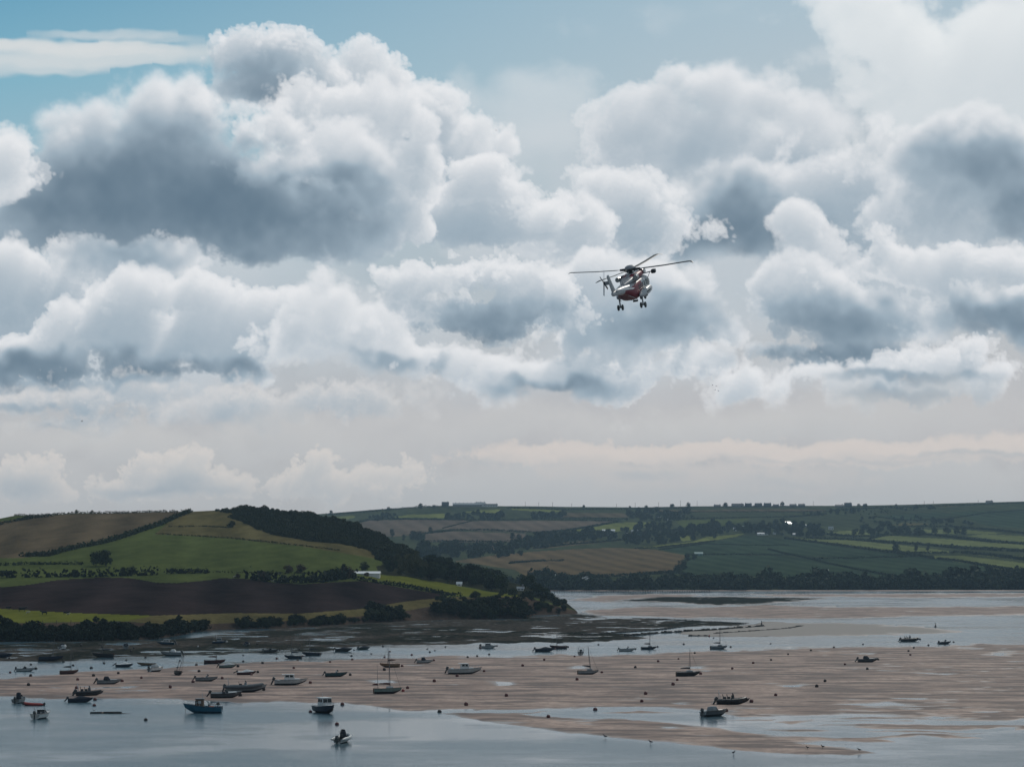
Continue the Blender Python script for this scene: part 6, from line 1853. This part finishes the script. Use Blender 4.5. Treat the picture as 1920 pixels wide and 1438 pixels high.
stone_line([(1092, 1191), (1150, 1187), (1223, 1182), (1265, 1177), (1307, 1171)], 'dark stone line curving up to the right, left branch of the forked pair')
stone_line([(1171, 1193), (1237, 1187), (1290, 1184), (1345, 1181), (1400, 1177), (1434, 1174)], 'longest dark stone line, ending at the channel marker', 0.8, 0.25)
stone_line([(1214, 1160), (1300, 1164), (1397, 1169.5)], 'dark stone line sloping down to the right, highest of all on the mud', 0.45)
stone_line([(1294, 1192), (1330, 1192.5)], 'short broken stone line lying in the water', 0.5, 0.2)
stone_line([(1340, 1188), (1379, 1185.5), (1430, 1182), (1480, 1178), (1506, 1173)], 'thin stone line in the shallow water, farthest to the right', 0.45, 0.35)
for k in range(64):
    px = 1040 + k * 4.6
    d = gd(1112.0 - 0.004 * (px - 1040))
    bm = bmesh.new()
    hh = random.uniform(1.0, 1.6)
    tube(bm, [(0, 0, -0.4), (0.02, 0, hh)], [0.32, 0.26], 6)
    rbox(bm, (0.02, 0, hh), (0.7, 0.5, 0.12), 0.02)
    o = obj('mooring_post', bm, STONE)
    o.location = ((px - 960) / F * d, d, 0.2)
    tag(o, 'dark post in the long row standing in the water along the far shore', 'post', 'posts along the far shore')

FEATH = material('dark_feathers', (0.05, 0.05, 0.055), 0.7, 0.3, 8.0, 0.2)
GULLW = material('white_feathers', (0.5, 0.5, 0.5), 0.7, 0.15, 8.0, 0.2)
def wader(px, py, h, mat, label, z=None):
    bm = bmesh.new()
    tube(bm, [(-0.34, 0, 0.30), (-0.22, 0, 0.34), (0, 0, 0.38), (0.12, 0, 0.42), (0.19, 0, 0.52), (0.22, 0, 0.60), (0.28, 0, 0.61), (0.40, 0, 0.58)], [0.02, 0.08, 0.12, 0.10, 0.055, 0.055, 0.045, 0.01], 8)
    for y in (0.04, -0.04):
        tube(bm, [(0.02, y, 0.30), (0.0, y, 0.14), (0.03, y, 0.0), (0.09, y, -0.01)], 0.016, 5)
    o = obj('bird', bm, mat, None, True)
    g = ground_pt(px, py)
    o.location = (g.x, g.y, (max(flat_z(px, py), 0.0) if z is None else z) - 0.01)
    o.scale = (h / 0.6 * 0.6,) * 3
    o.rotation_euler = (0, 0, random.uniform(-0.5, 0.5) + (math.pi if random.random() < 0.5 else 0))
    tag(o, label, 'bird', 'birds standing at the edge of the water')


for px, py, h, lb in [(1134.6, 1384, 0.9, 'bird standing at the lower edge of the sandbank, farthest left'), (1220, 1394.5, 0.9, 'bird standing at the lower edge of the sandbank, second from the left'), (1375.5, 1414, 0.8, 'bird at the water line near the tip of the sandbank'), (1514, 1406, 0.7, 'bird on the tip of the sandbank, left of two'), (1542.5, 1404, 0.8, 'bird on the tip of the sandbank, right of two'), (1611, 1410, 0.8, 'dark bird in the shallows beyond the sandbank tip')]:
    wader(px, py, h, FEATH, lb)
wader(176, 1335, 0.75, GULLW, 'gull perched on the waterlogged skiff', z=0.10)


def flyer(px, py, d, s, label, bank):
    bm = bmesh.new()
    tube(bm, [(-0.3, 0, 0), (-0.1, 0, 0.01), (0.15, 0, 0.02), (0.3, 0, 0.0)], [0.02, 0.07, 0.07, 0.015], 7)
    for sg in (1, -1):
        P0 = [(0.10, sg * 0.05, 0.03), (0.12, sg * 0.35, 0.16), (0.0, sg * 0.75, 0.10)]
        P1 = [(-0.10, sg * 0.05, 0.03), (-0.06, sg * 0.35, 0.15), (-0.03, sg * 0.75, 0.095)]
        a = [bm.verts.new(p) for p in P0]; b_ = [bm.verts.new(p) for p in P1]
        c = [bm.verts.new((p[0], p[1], p[2] + 0.02)) for p in P0]; e = [bm.verts.new((p[0], p[1], p[2] + 0.02)) for p in P1]
        for k in range(2):
            bm.faces.new((a[k], a[k + 1], b_[k + 1], b_[k])); bm.faces.new((c[k], e[k], e[k + 1], c[k + 1]))
            bm.faces.new((a[k], c[k], c[k + 1], a[k + 1])); bm.faces.new((b_[k], b_[k + 1], e[k + 1], e[k]))
        bm.faces.new((a[2], c[2], e[2], b_[2]))
    o = obj('flying_bird', bm, FEATH, None, True)
    o.location = at(px, py, d)
    o.scale = (s, s, s)
    o.rotation_euler = (bank, 0.1, random.uniform(0, 6.28))
    tag(o, label, 'bird', 'birds in the sky')


flyer(153.5, 790, 420, 0.6, 'single tiny bird in the air low over the left hill', 0.3)
for px, py, lb in [(1336, 722, 'tiny bird of the small flock right of centre, highest left'), (1343, 724, 'tiny bird of the small flock right of centre, highest right'), (1341, 731, 'tiny bird of the small flock right of centre, middle'), (1347, 733, 'tiny bird of the small flock right of centre, lowest'), (930, 245, 'tiny bird high up between the two big clouds')]:
    flyer(px, py, 700, 0.7, lb, random.uniform(-0.5, 0.5))

# ---------------------------------------------------------------- the helicopter
def build_helicopter():
    HW = paint('heli_white', (0.44, 0.45, 0.47), 0.38, 0.10, coat=0.15)
    HR = paint('heli_red', (0.20, 0.008, 0.026), 0.42, 0.10, spec=0.25)
    HG = paint('heli_grey', (0.30, 0.31, 0.33), 0.35, 0.08)
    HD = paint('heli_dark', (0.018, 0.02, 0.024), 0.4, 0.2)
    HS = paint('exhaust_metal', (0.45, 0.43, 0.42), 0.22, 0.1)
    HS.node_tree.nodes['Principled BSDF'].inputs['Metallic'].default_value = 0.9
    GL = paint('heli_glass', (0.012, 0.016, 0.022), 0.06, 0.1, 0.8)
    root = empty('helicopter', at(1181.5, 505.5, 291.0))
    tag(root, 'red and white rescue helicopter flying away over the estuary, banking, wheels down', 'helicopter')
    root.rotation_mode = 'QUATERNION'
    M = Matrix.Rotation(R(90 - 16), 3, 'Z') @ Matrix.Rotation(R(-16.5), 3, 'Y') @ Matrix.Rotation(R(-5.5), 3, 'X')
    root.rotation_quaternion = M.to_quaternion()
    # fuselage: x forward, half width, z bottom, z top, squareness
    ST = [(6.45, 0.15, -2.75, -2.35, 2), (6.1, 0.48, -3.0, -2.1, 2.2), (5.5, 0.78, -3.2, -1.85, 2.4), (4.7, 1.0, -3.32, -1.5, 2.6), (3.8, 1.12, -3.38, -1.28, 3.0), (2.8, 1.18, -3.4, -1.2, 3.4), (0, 1.18, -3.4, -1.2, 3.4), (-2.4, 1.18, -3.36, -1.2, 3.4),
          (-3.2, 1.14, -3.12, -1.18, 3.2), (-4.2, 1.02, -2.72, -1.12, 3.0), (-5.2, 0.80, -2.30, -1.06, 2.6), (-6.2, 0.58, -1.98, -1.0, 2.3), (-7.6, 0.44, -1.76, -0.94, 2), (-9.0, 0.36, -1.60, -0.90, 2), (-9.9, 0.26, -1.48, -0.92, 2), (-10.3, 0.10, -1.35, -1.05, 2)]
    n = 28
    bm = bmesh.new()
    rings = []
    for x, w, z0, z1, p in ST:
        rg = []
        for k in range(n):
            a = 2 * math.pi * (k + 0.5) / n
            ca, sa = math.cos(a), math.sin(a)
            y = w * math.copysign(abs(ca) ** (2 / p), ca)
            z = (z0 + z1) / 2 + (z1 - z0) / 2 * math.copysign(abs(sa) ** (2 / p), sa)
            rg.append(bm.verts.new((x, y, z)))
        rings.append(rg)
    for i, (a, b) in enumerate(zip(rings[:-1], rings[1:])):
        for k in range(n):
            f = bm.faces.new((a[k], b[k], b[(k + 1) % n], a[(k + 1) % n]))
            c = f.calc_center_median()
            red = -5.7 < c.x < -1.2 and -3.25 < c.z < -1.42
            red = red or (c.x > 5.3 and c.z < -2.5)
            f.material_index = 1 if red else 0
    bm.faces.new(rings[0]); bm.faces.new(rings[-1])
    fus = obj('fuselage', bm, [HW, HR], root, True)
    # cockpit and cabin glazing: panels lying just proud of the side
    def panel(x0, x1, z0, z1, side, mat, name, parent, inset=0.0, lift=0.012):
        bm = bmesh.new()
        def yat(x, z):
            X = [s[0] for s in ST][::-1]
            w = np.interp(x, X, [s[1] for s in ST][::-1]); b0 = np.interp(x, X, [s[2] for s in ST][::-1]); t0 = np.interp(x, X, [s[3] for s in ST][::-1]); p = np.interp(x, X, [s[4] for s in ST][::-1])
            u = min(0.98, abs((z - (b0 + t0) / 2) / ((t0 - b0) / 2)))
            return w * (1 - u ** p) ** (1 / p) + lift
        g = [[bm.verts.new((x, side * yat(x, z), z)) for z in np.linspace(z0, z1, 5)] for x in np.linspace(x0, x1, 4)]
        for i in range(3):
            for j in range(4):
                bm.faces.new((g[i][j], g[i + 1][j], g[i + 1][j + 1], g[i][j + 1]))
        bmesh.ops.solidify(bm, geom=bm.faces[:], thickness=0.012)
        return obj(name, bm, mat, parent, True)
    for sd in (1, -1):
        for k in range(5):
            x = 2.25 - k * 0.95
            panel(x - 0.26, x + 0.26, -2.35, -1.72, sd, GL, 'window', fus)
        panel(2.75, 3.55, -3.05, -1.55, sd, GL, 'door_window', fus)
        panel(4.0, 4.85, -2.45, -1.72, sd, GL, 'cockpit_window', fus)
        panel(4.95, 5.6, -2.45, -2.0, sd, GL, 'windscreen', fus)
        panel(-1.8, 1.6, -2.66, -2.56, sd, HD, 'lettering_strip', fus)
        bmx = None
    # rear ramp lines
    bm = bmesh.new()
    tube(bm, [(-2.7, 1.0, -3.28), (-4.2, 0.9, -2.75), (-5.4, 0.62, -2.24)], 0.03, 5)
    tube(bm, [(-2.7, -1.0, -3.28), (-4.2, -0.9, -2.75), (-5.4, -0.62, -2.24)], 0.03, 5)
    obj('ramp_frame', bm, HG, root, True)
    # engine housing
    bm = bmesh.new()
    CW = [(3.6, 0.25, -1.25, -0.95), (3.1, 0.75, -1.28, -0.66), (2.2, 0.98, -1.3, -0.48), (0.8, 1.02, -1.3, -0.42), (-0.8, 1.0, -1.3, -0.44), (-2.2, 0.9, -1.3, -0.55), (-3.4, 0.66, -1.25, -0.72), (-4.8, 0.3, -1.15, -0.92)]
    rings = []
    for x, w, z0, z1 in CW:
        rings.append([bm.verts.new((x, w * math.copysign(abs(math.cos(a)) ** 0.75, math.cos(a)), (z0 + z1) / 2 + (z1 - z0) / 2 * math.copysign(abs(math.sin(a)) ** 0.8, math.sin(a)))) for a in [2 * math.pi * (k + 0.5) / 20 for k in range(20)]])
    for a, b in zip(rings[:-1], rings[1:]):
        for k in range(20):
            f = bm.faces.new((a[k], b[k], b[(k + 1) % 20], a[(k + 1) % 20]))
            c = f.calc_center_median()
            f.material_index = 1 if (-2.4 < c.x < 2.2 and c.z < -0.50) else (2 if c.x < -2.6 else 0)
    bm.faces.new(rings[0]); bm.faces.new(rings[-1])
    cow_ = obj('engine_housing', bm, [HW, HR, HG], root, True)
    for sd in (1, -1):
        bm = bmesh.new()
        tube(bm, [(-0.6, sd * 0.80, -0.78), (-1.8, sd * 0.98, -0.74), (-2.6, sd * 1.12, -0.70)], [0.30, 0.32, 0.30], 12)
        obj('exhaust', bm, HS, cow_, True)
        bm = bmesh.new()
        tube(bm, [(2.3, sd * 0.72, -0.78), (3.1, sd * 0.74, -0.80), (3.35, sd * 0.74, -0.82)], [0.36, 0.40, 0.32], 12)
        obj('air_intake', bm, HS, cow_, True)
    # sponsons
    for sd in (1, -1):
        bm = bmesh.new()
        SP = [(3.1, 0.05, 0.06), (2.8, 0.30, 0.28), (2.1, 0.46, 0.44), (0.8, 0.52, 0.50), (-0.8, 0.50, 0.48), (-1.9, 0.36, 0.36), (-2.7, 0.14, 0.14), (-2.95, 0.03, 0.03)]
        rings = [[bm.verts.new((x, sd * (1.42 + w * 0.95 * math.cos(a)), -2.85 + h * math.sin(a))) for a in [2 * math.pi * k / 16 for k in range(16)]] for x, w, h in SP]
        for a, b in zip(rings[:-1], rings[1:]):
            for k in range(16):
                bm.faces.new((a[k], b[k], b[(k + 1) % 16], a[(k + 1) % 16]))
        bm.faces.new(rings[0]); bm.faces.new(rings[-1])
        sp = obj('sponson', bm, HW, root, True)
        bm = bmesh.new()
        rbox(bm, (2.95, sd * 1.42, -3.02), (0.3, 0.3, 0.2), 0.05)
        obj('nose_light', bm, HR, sp, True)
        # small illegible dark marks along the sponson
        bm = bmesh.new()
        for k in range(6):
            rbox(bm, (0.9 - k * 0.34, sd * (1.42 + 0.495), -2.78), (0.22, 0.03, 0.2), 0.01)
        obj('markings', bm, HD, sp)
    # wheels
    def gear(x, y, z, leg, name='landing_gear'):
        bm = bmesh.new()
        tube(bm, [(x, y, leg), (x, y, z)], 0.09, 8)
        tube(bm, [(x, y - 0.24, z), (x, y + 0.24, z)], 0.06, 8)
        tube(bm, [(x + 0.45, y, leg), (x, y, z + 0.35)], 0.05, 6)
        g = obj(name, bm, HG, root, True)
        for s in (-1, 1):
            bm = bmesh.new()
            P = [(0.0, 0.09), (0.14, 0.10), (0.26, 0.11), (0.34, 0.08), (0.36, 0.0), (0.34, -0.08), (0.26, -0.11), (0.14, -0.10), (0.0, -0.09)]
            rg = [[bm.verts.new((x + r * math.cos(a), y + s * 0.26 + o, z + r * math.sin(a))) for a in [2 * math.pi * k / 14 for k in range(14)]] for r, o in P[1:-1]]
            for a, b in zip(rg[:-1], rg[1:]):
                for k in range(14):
                    bm.faces.new((a[k], a[(k + 1) % 14], b[(k + 1) % 14], b[k]))
            bm.faces.new(rg[0]); bm.faces.new(rg[-1])
            obj('wheel', bm, HD, g, True)
    gear(-2.0, 1.42, -4.15, -3.1)
    gear(-2.0, -1.42, -4.15, -3.1)
    gear(4.3, 0, -4.1, -3.3)
    # belly gear
    bm = bmesh.new()
    for y in (-0.22, 0.22):
        tube(bm, [(0.2, y, -3.35), (0.2, y, -3.85)], 0.035, 6)
    rbox(bm, (0.2, 0, -3.9), (0.4, 0.6, 0.2), 0.05)
    obj('cargo_hook', bm, HD, root, True)
    bm = bmesh.new()
    tube(bm, [(3.2, -0.7, -3.3), (3.2, -0.7, -3.6)], 0.06, 6); rbox(bm, (3.2, -0.7, -3.75), (0.42, 0.4, 0.42), 0.15)
    obj('search_light', bm, HD, root, True)
    # winch on the right side above the door
    bm = bmesh.new()
    tube(bm, [(2.6, -0.9, -1.05), (2.6, -1.7, -0.95), (2.6, -2.1, -0.92)], 0.07, 7)
    tube(bm, [(2.2, -0.9, -1.0), (2.6, -1.9, -0.93)], 0.05, 6)
    tube(bm, [(2.6, -1.75, -0.95), (2.6, -1.2, -1.9)], 0.035, 6)
    w_ = obj('winch_arm', bm, HG, root, True)
    bm = bmesh.new()
    rbox(bm, (2.6, -2.2, -0.92), (0.75, 0.55, 0.5), 0.15)
    obj('winch', bm, HD, w_, True)
    # fin and stabiliser
    bm = bmesh.new()
    FN_ = [(-8.3, -10.1, -1.35, 0.20), (-9.1, -10.6, -0.6, 0.19), (-9.9, -11.2, 0.3, 0.17), (-10.5, -11.6, 1.0, 0.14), (-10.7, -11.6, 1.25, 0.08)]
    rings = []
    for x1, x0, z, t in FN_:
        c, hl = (x0 + x1) / 2, (x1 - x0) / 2
        rings.append([bm.verts.new((c + hl * math.cos(a), t * math.sin(a) * (0.7 + 0.3 * math.cos(a)), z)) for a in [2 * math.pi * k / 14 for k in range(14)]])
    for a, b in zip(rings[:-1], rings[1:]):
        for k in range(14):
            bm.faces.new((a[k], a[(k + 1) % 14], b[(k + 1) % 14], b[k]))
    bm.faces.new(rings[0]); bm.faces.new(rings[-1])
    fin = obj('tail_fin', bm, HG, root, True)
    bm = bmesh.new()
    rbox(bm, (-8.9, -1.2, -1.0), (1.0, 2.2, 0.10), 0.04)
    obj('stabiliser', bm, HW, fin, True)
    bm = bmesh.new()
    tube(bm, [(-11.1, 0, 0.25), (-11.1, 0, 0.6)], 0.02, 4)
    rbox(bm, (-11.0, 0.18, 0.35), (0.55, 0.5, 0.42), 0.12)
    obj('tail_gearbox', bm, HG, fin, True)
    # tail rotor, on the left of the fin
    bm = bmesh.new()
    tube(bm, [(-11.0, 0.30, 0.35), (-11.0, 0.66, 0.40)], [0.22, 0.16], 10)
    th = obj('tail_rotor_hub', bm, HD, root, True)
    for k in range(4):
        a = R(35 + 90 * k)
        bm = bmesh.new()
        rbox(bm, (0, 0, 0.9), (0.26, 0.035, 1.45), 0.01, (0.9, 1))
        Mx = Matrix.Translation((-11.0, 0.60, 0.40)) @ Matrix.Rotation(a, 4, 'Y') @ Matrix.Rotation(R(12), 4, 'Z')
        for v in bm.verts: v.co = Mx @ v.co
        obj('tail_blade', bm, HD if k % 2 else HW, th, True)
    # main rotor
    bm = bmesh.new()
    tube(bm, [(0, 0, -0.6), (0, 0, -0.15)], [0.34, 0.24], 12)
    tube(bm, [(0, 0, -0.16), (0, 0, -0.05), (0, 0, 0.12), (0, 0, 0.2)], [0.45, 0.6, 0.55, 0.2], 14)
    for k in range(4):
        a = R(-12 + 90 * k)
        tube(bm, [(0.3 * math.cos(a), 0.3 * math.sin(a), 0.0), (1.35 * math.cos(a), 1.35 * math.sin(a), 0.02)], [0.2, 0.13], 8)
        tube(bm, [(0.3 * math.cos(a + 0.5), 0.3 * math.sin(a + 0.5), -0.35), (0.9 * math.cos(a + 0.2), 0.9 * math.sin(a + 0.2), -0.02)], 0.04, 6)
    hub = obj('rotor_hub', bm, HD, root, True)
    bm = bmesh.new()
    tube(bm, [(0, 0, 0.16), (0, 0, 0.36), (0, 0, 0.50), (0, 0, 0.54)], [0.66, 0.60, 0.34, 0.05], 16)
    obj('hub_fairing', bm, HG, hub, True)
    for k in range(4):
        a = R(-12 + 90 * k)
        bm = bmesh.new()
        rings = []
        for r, c, z, sw in [(1.25, 0.16, 0.02, 0), (1.9, 0.52, 0.04, 0), (4.5, 0.55, 0.12, 0), (7.6, 0.55, 0.30, 0), (8.1, 0.50, 0.31, -0.10), (8.45, 0.36, 0.22, -0.32), (8.6, 0.16, 0.14, -0.5)]:
            rings.append([bm.verts.new((r, sw + c * 0.5 * math.cos(t), z + 0.05 * math.sin(t) * (c / 0.55) + 0.09 * 0.5 * c * math.cos(t))) for t in [2 * math.pi * j / 10 for j in range(10)]])
        for p, q in zip(rings[:-1], rings[1:]):
            for j in range(10):
                bm.faces.new((p[j], p[(j + 1) % 10], q[(j + 1) % 10], q[j]))
        bm.faces.new(rings[0]); bm.faces.new(rings[-1])
        Mx = Matrix.Rotation(a, 4, 'Z')
        for v in bm.verts: v.co = Mx @ v.co
        obj('rotor_blade', bm, HD, hub, True)
    # antennas
    bm = bmesh.new()
    tube(bm, [(-4.6, 0, -1.1), (-4.7, 0, -0.45)], 0.025, 5)
    tube(bm, [(-6.4, 0.55, -1.3), (-8.6, 0.5, -1.15)], 0.02, 5)
    tube(bm, [(3.0, 0.3, -3.38), (3.0, 0.3, -3.75)], 0.025, 5)
    tube(bm, [(-0.9, 0.2, -3.38), (-0.9, 0.2, -3.65)], 0.025, 5)
    obj('antenna', bm, HG, root, True)


build_helicopter()

# ---------------------------------------------------------------- the air
def build_haze():
    bm = bmesh.new()
    bmesh.ops.create_cube(bm, size=1.0)
    for v in bm.verts:
        v.co = Vector((v.co.x * 5800, v.co.y * 5700 + 2770, v.co.z * 176 + 83))
    m = bpy.data.materials.new('haze')
    m.use_nodes = True
    t = m.node_tree
    t.nodes.clear()
    N = NT(t)
    pv = N.node('ShaderNodeVolumePrincipled')
    pv.inputs['Color'].default_value = (0.50, 0.74, 0.95, 1)
    pv.inputs['Density'].default_value = HAZE
    pv.inputs['Anisotropy'].default_value = 0.3
    o_ = N.node('ShaderNodeOutputMaterial')
    t.links.new(pv.outputs[0], o_.inputs['Volume'])
    m.cycles.homogeneous_volume = True
    o = obj('haze', bm, m)
    tag(o, kind='stuff')


HAZE = 5.6e-5
build_haze()
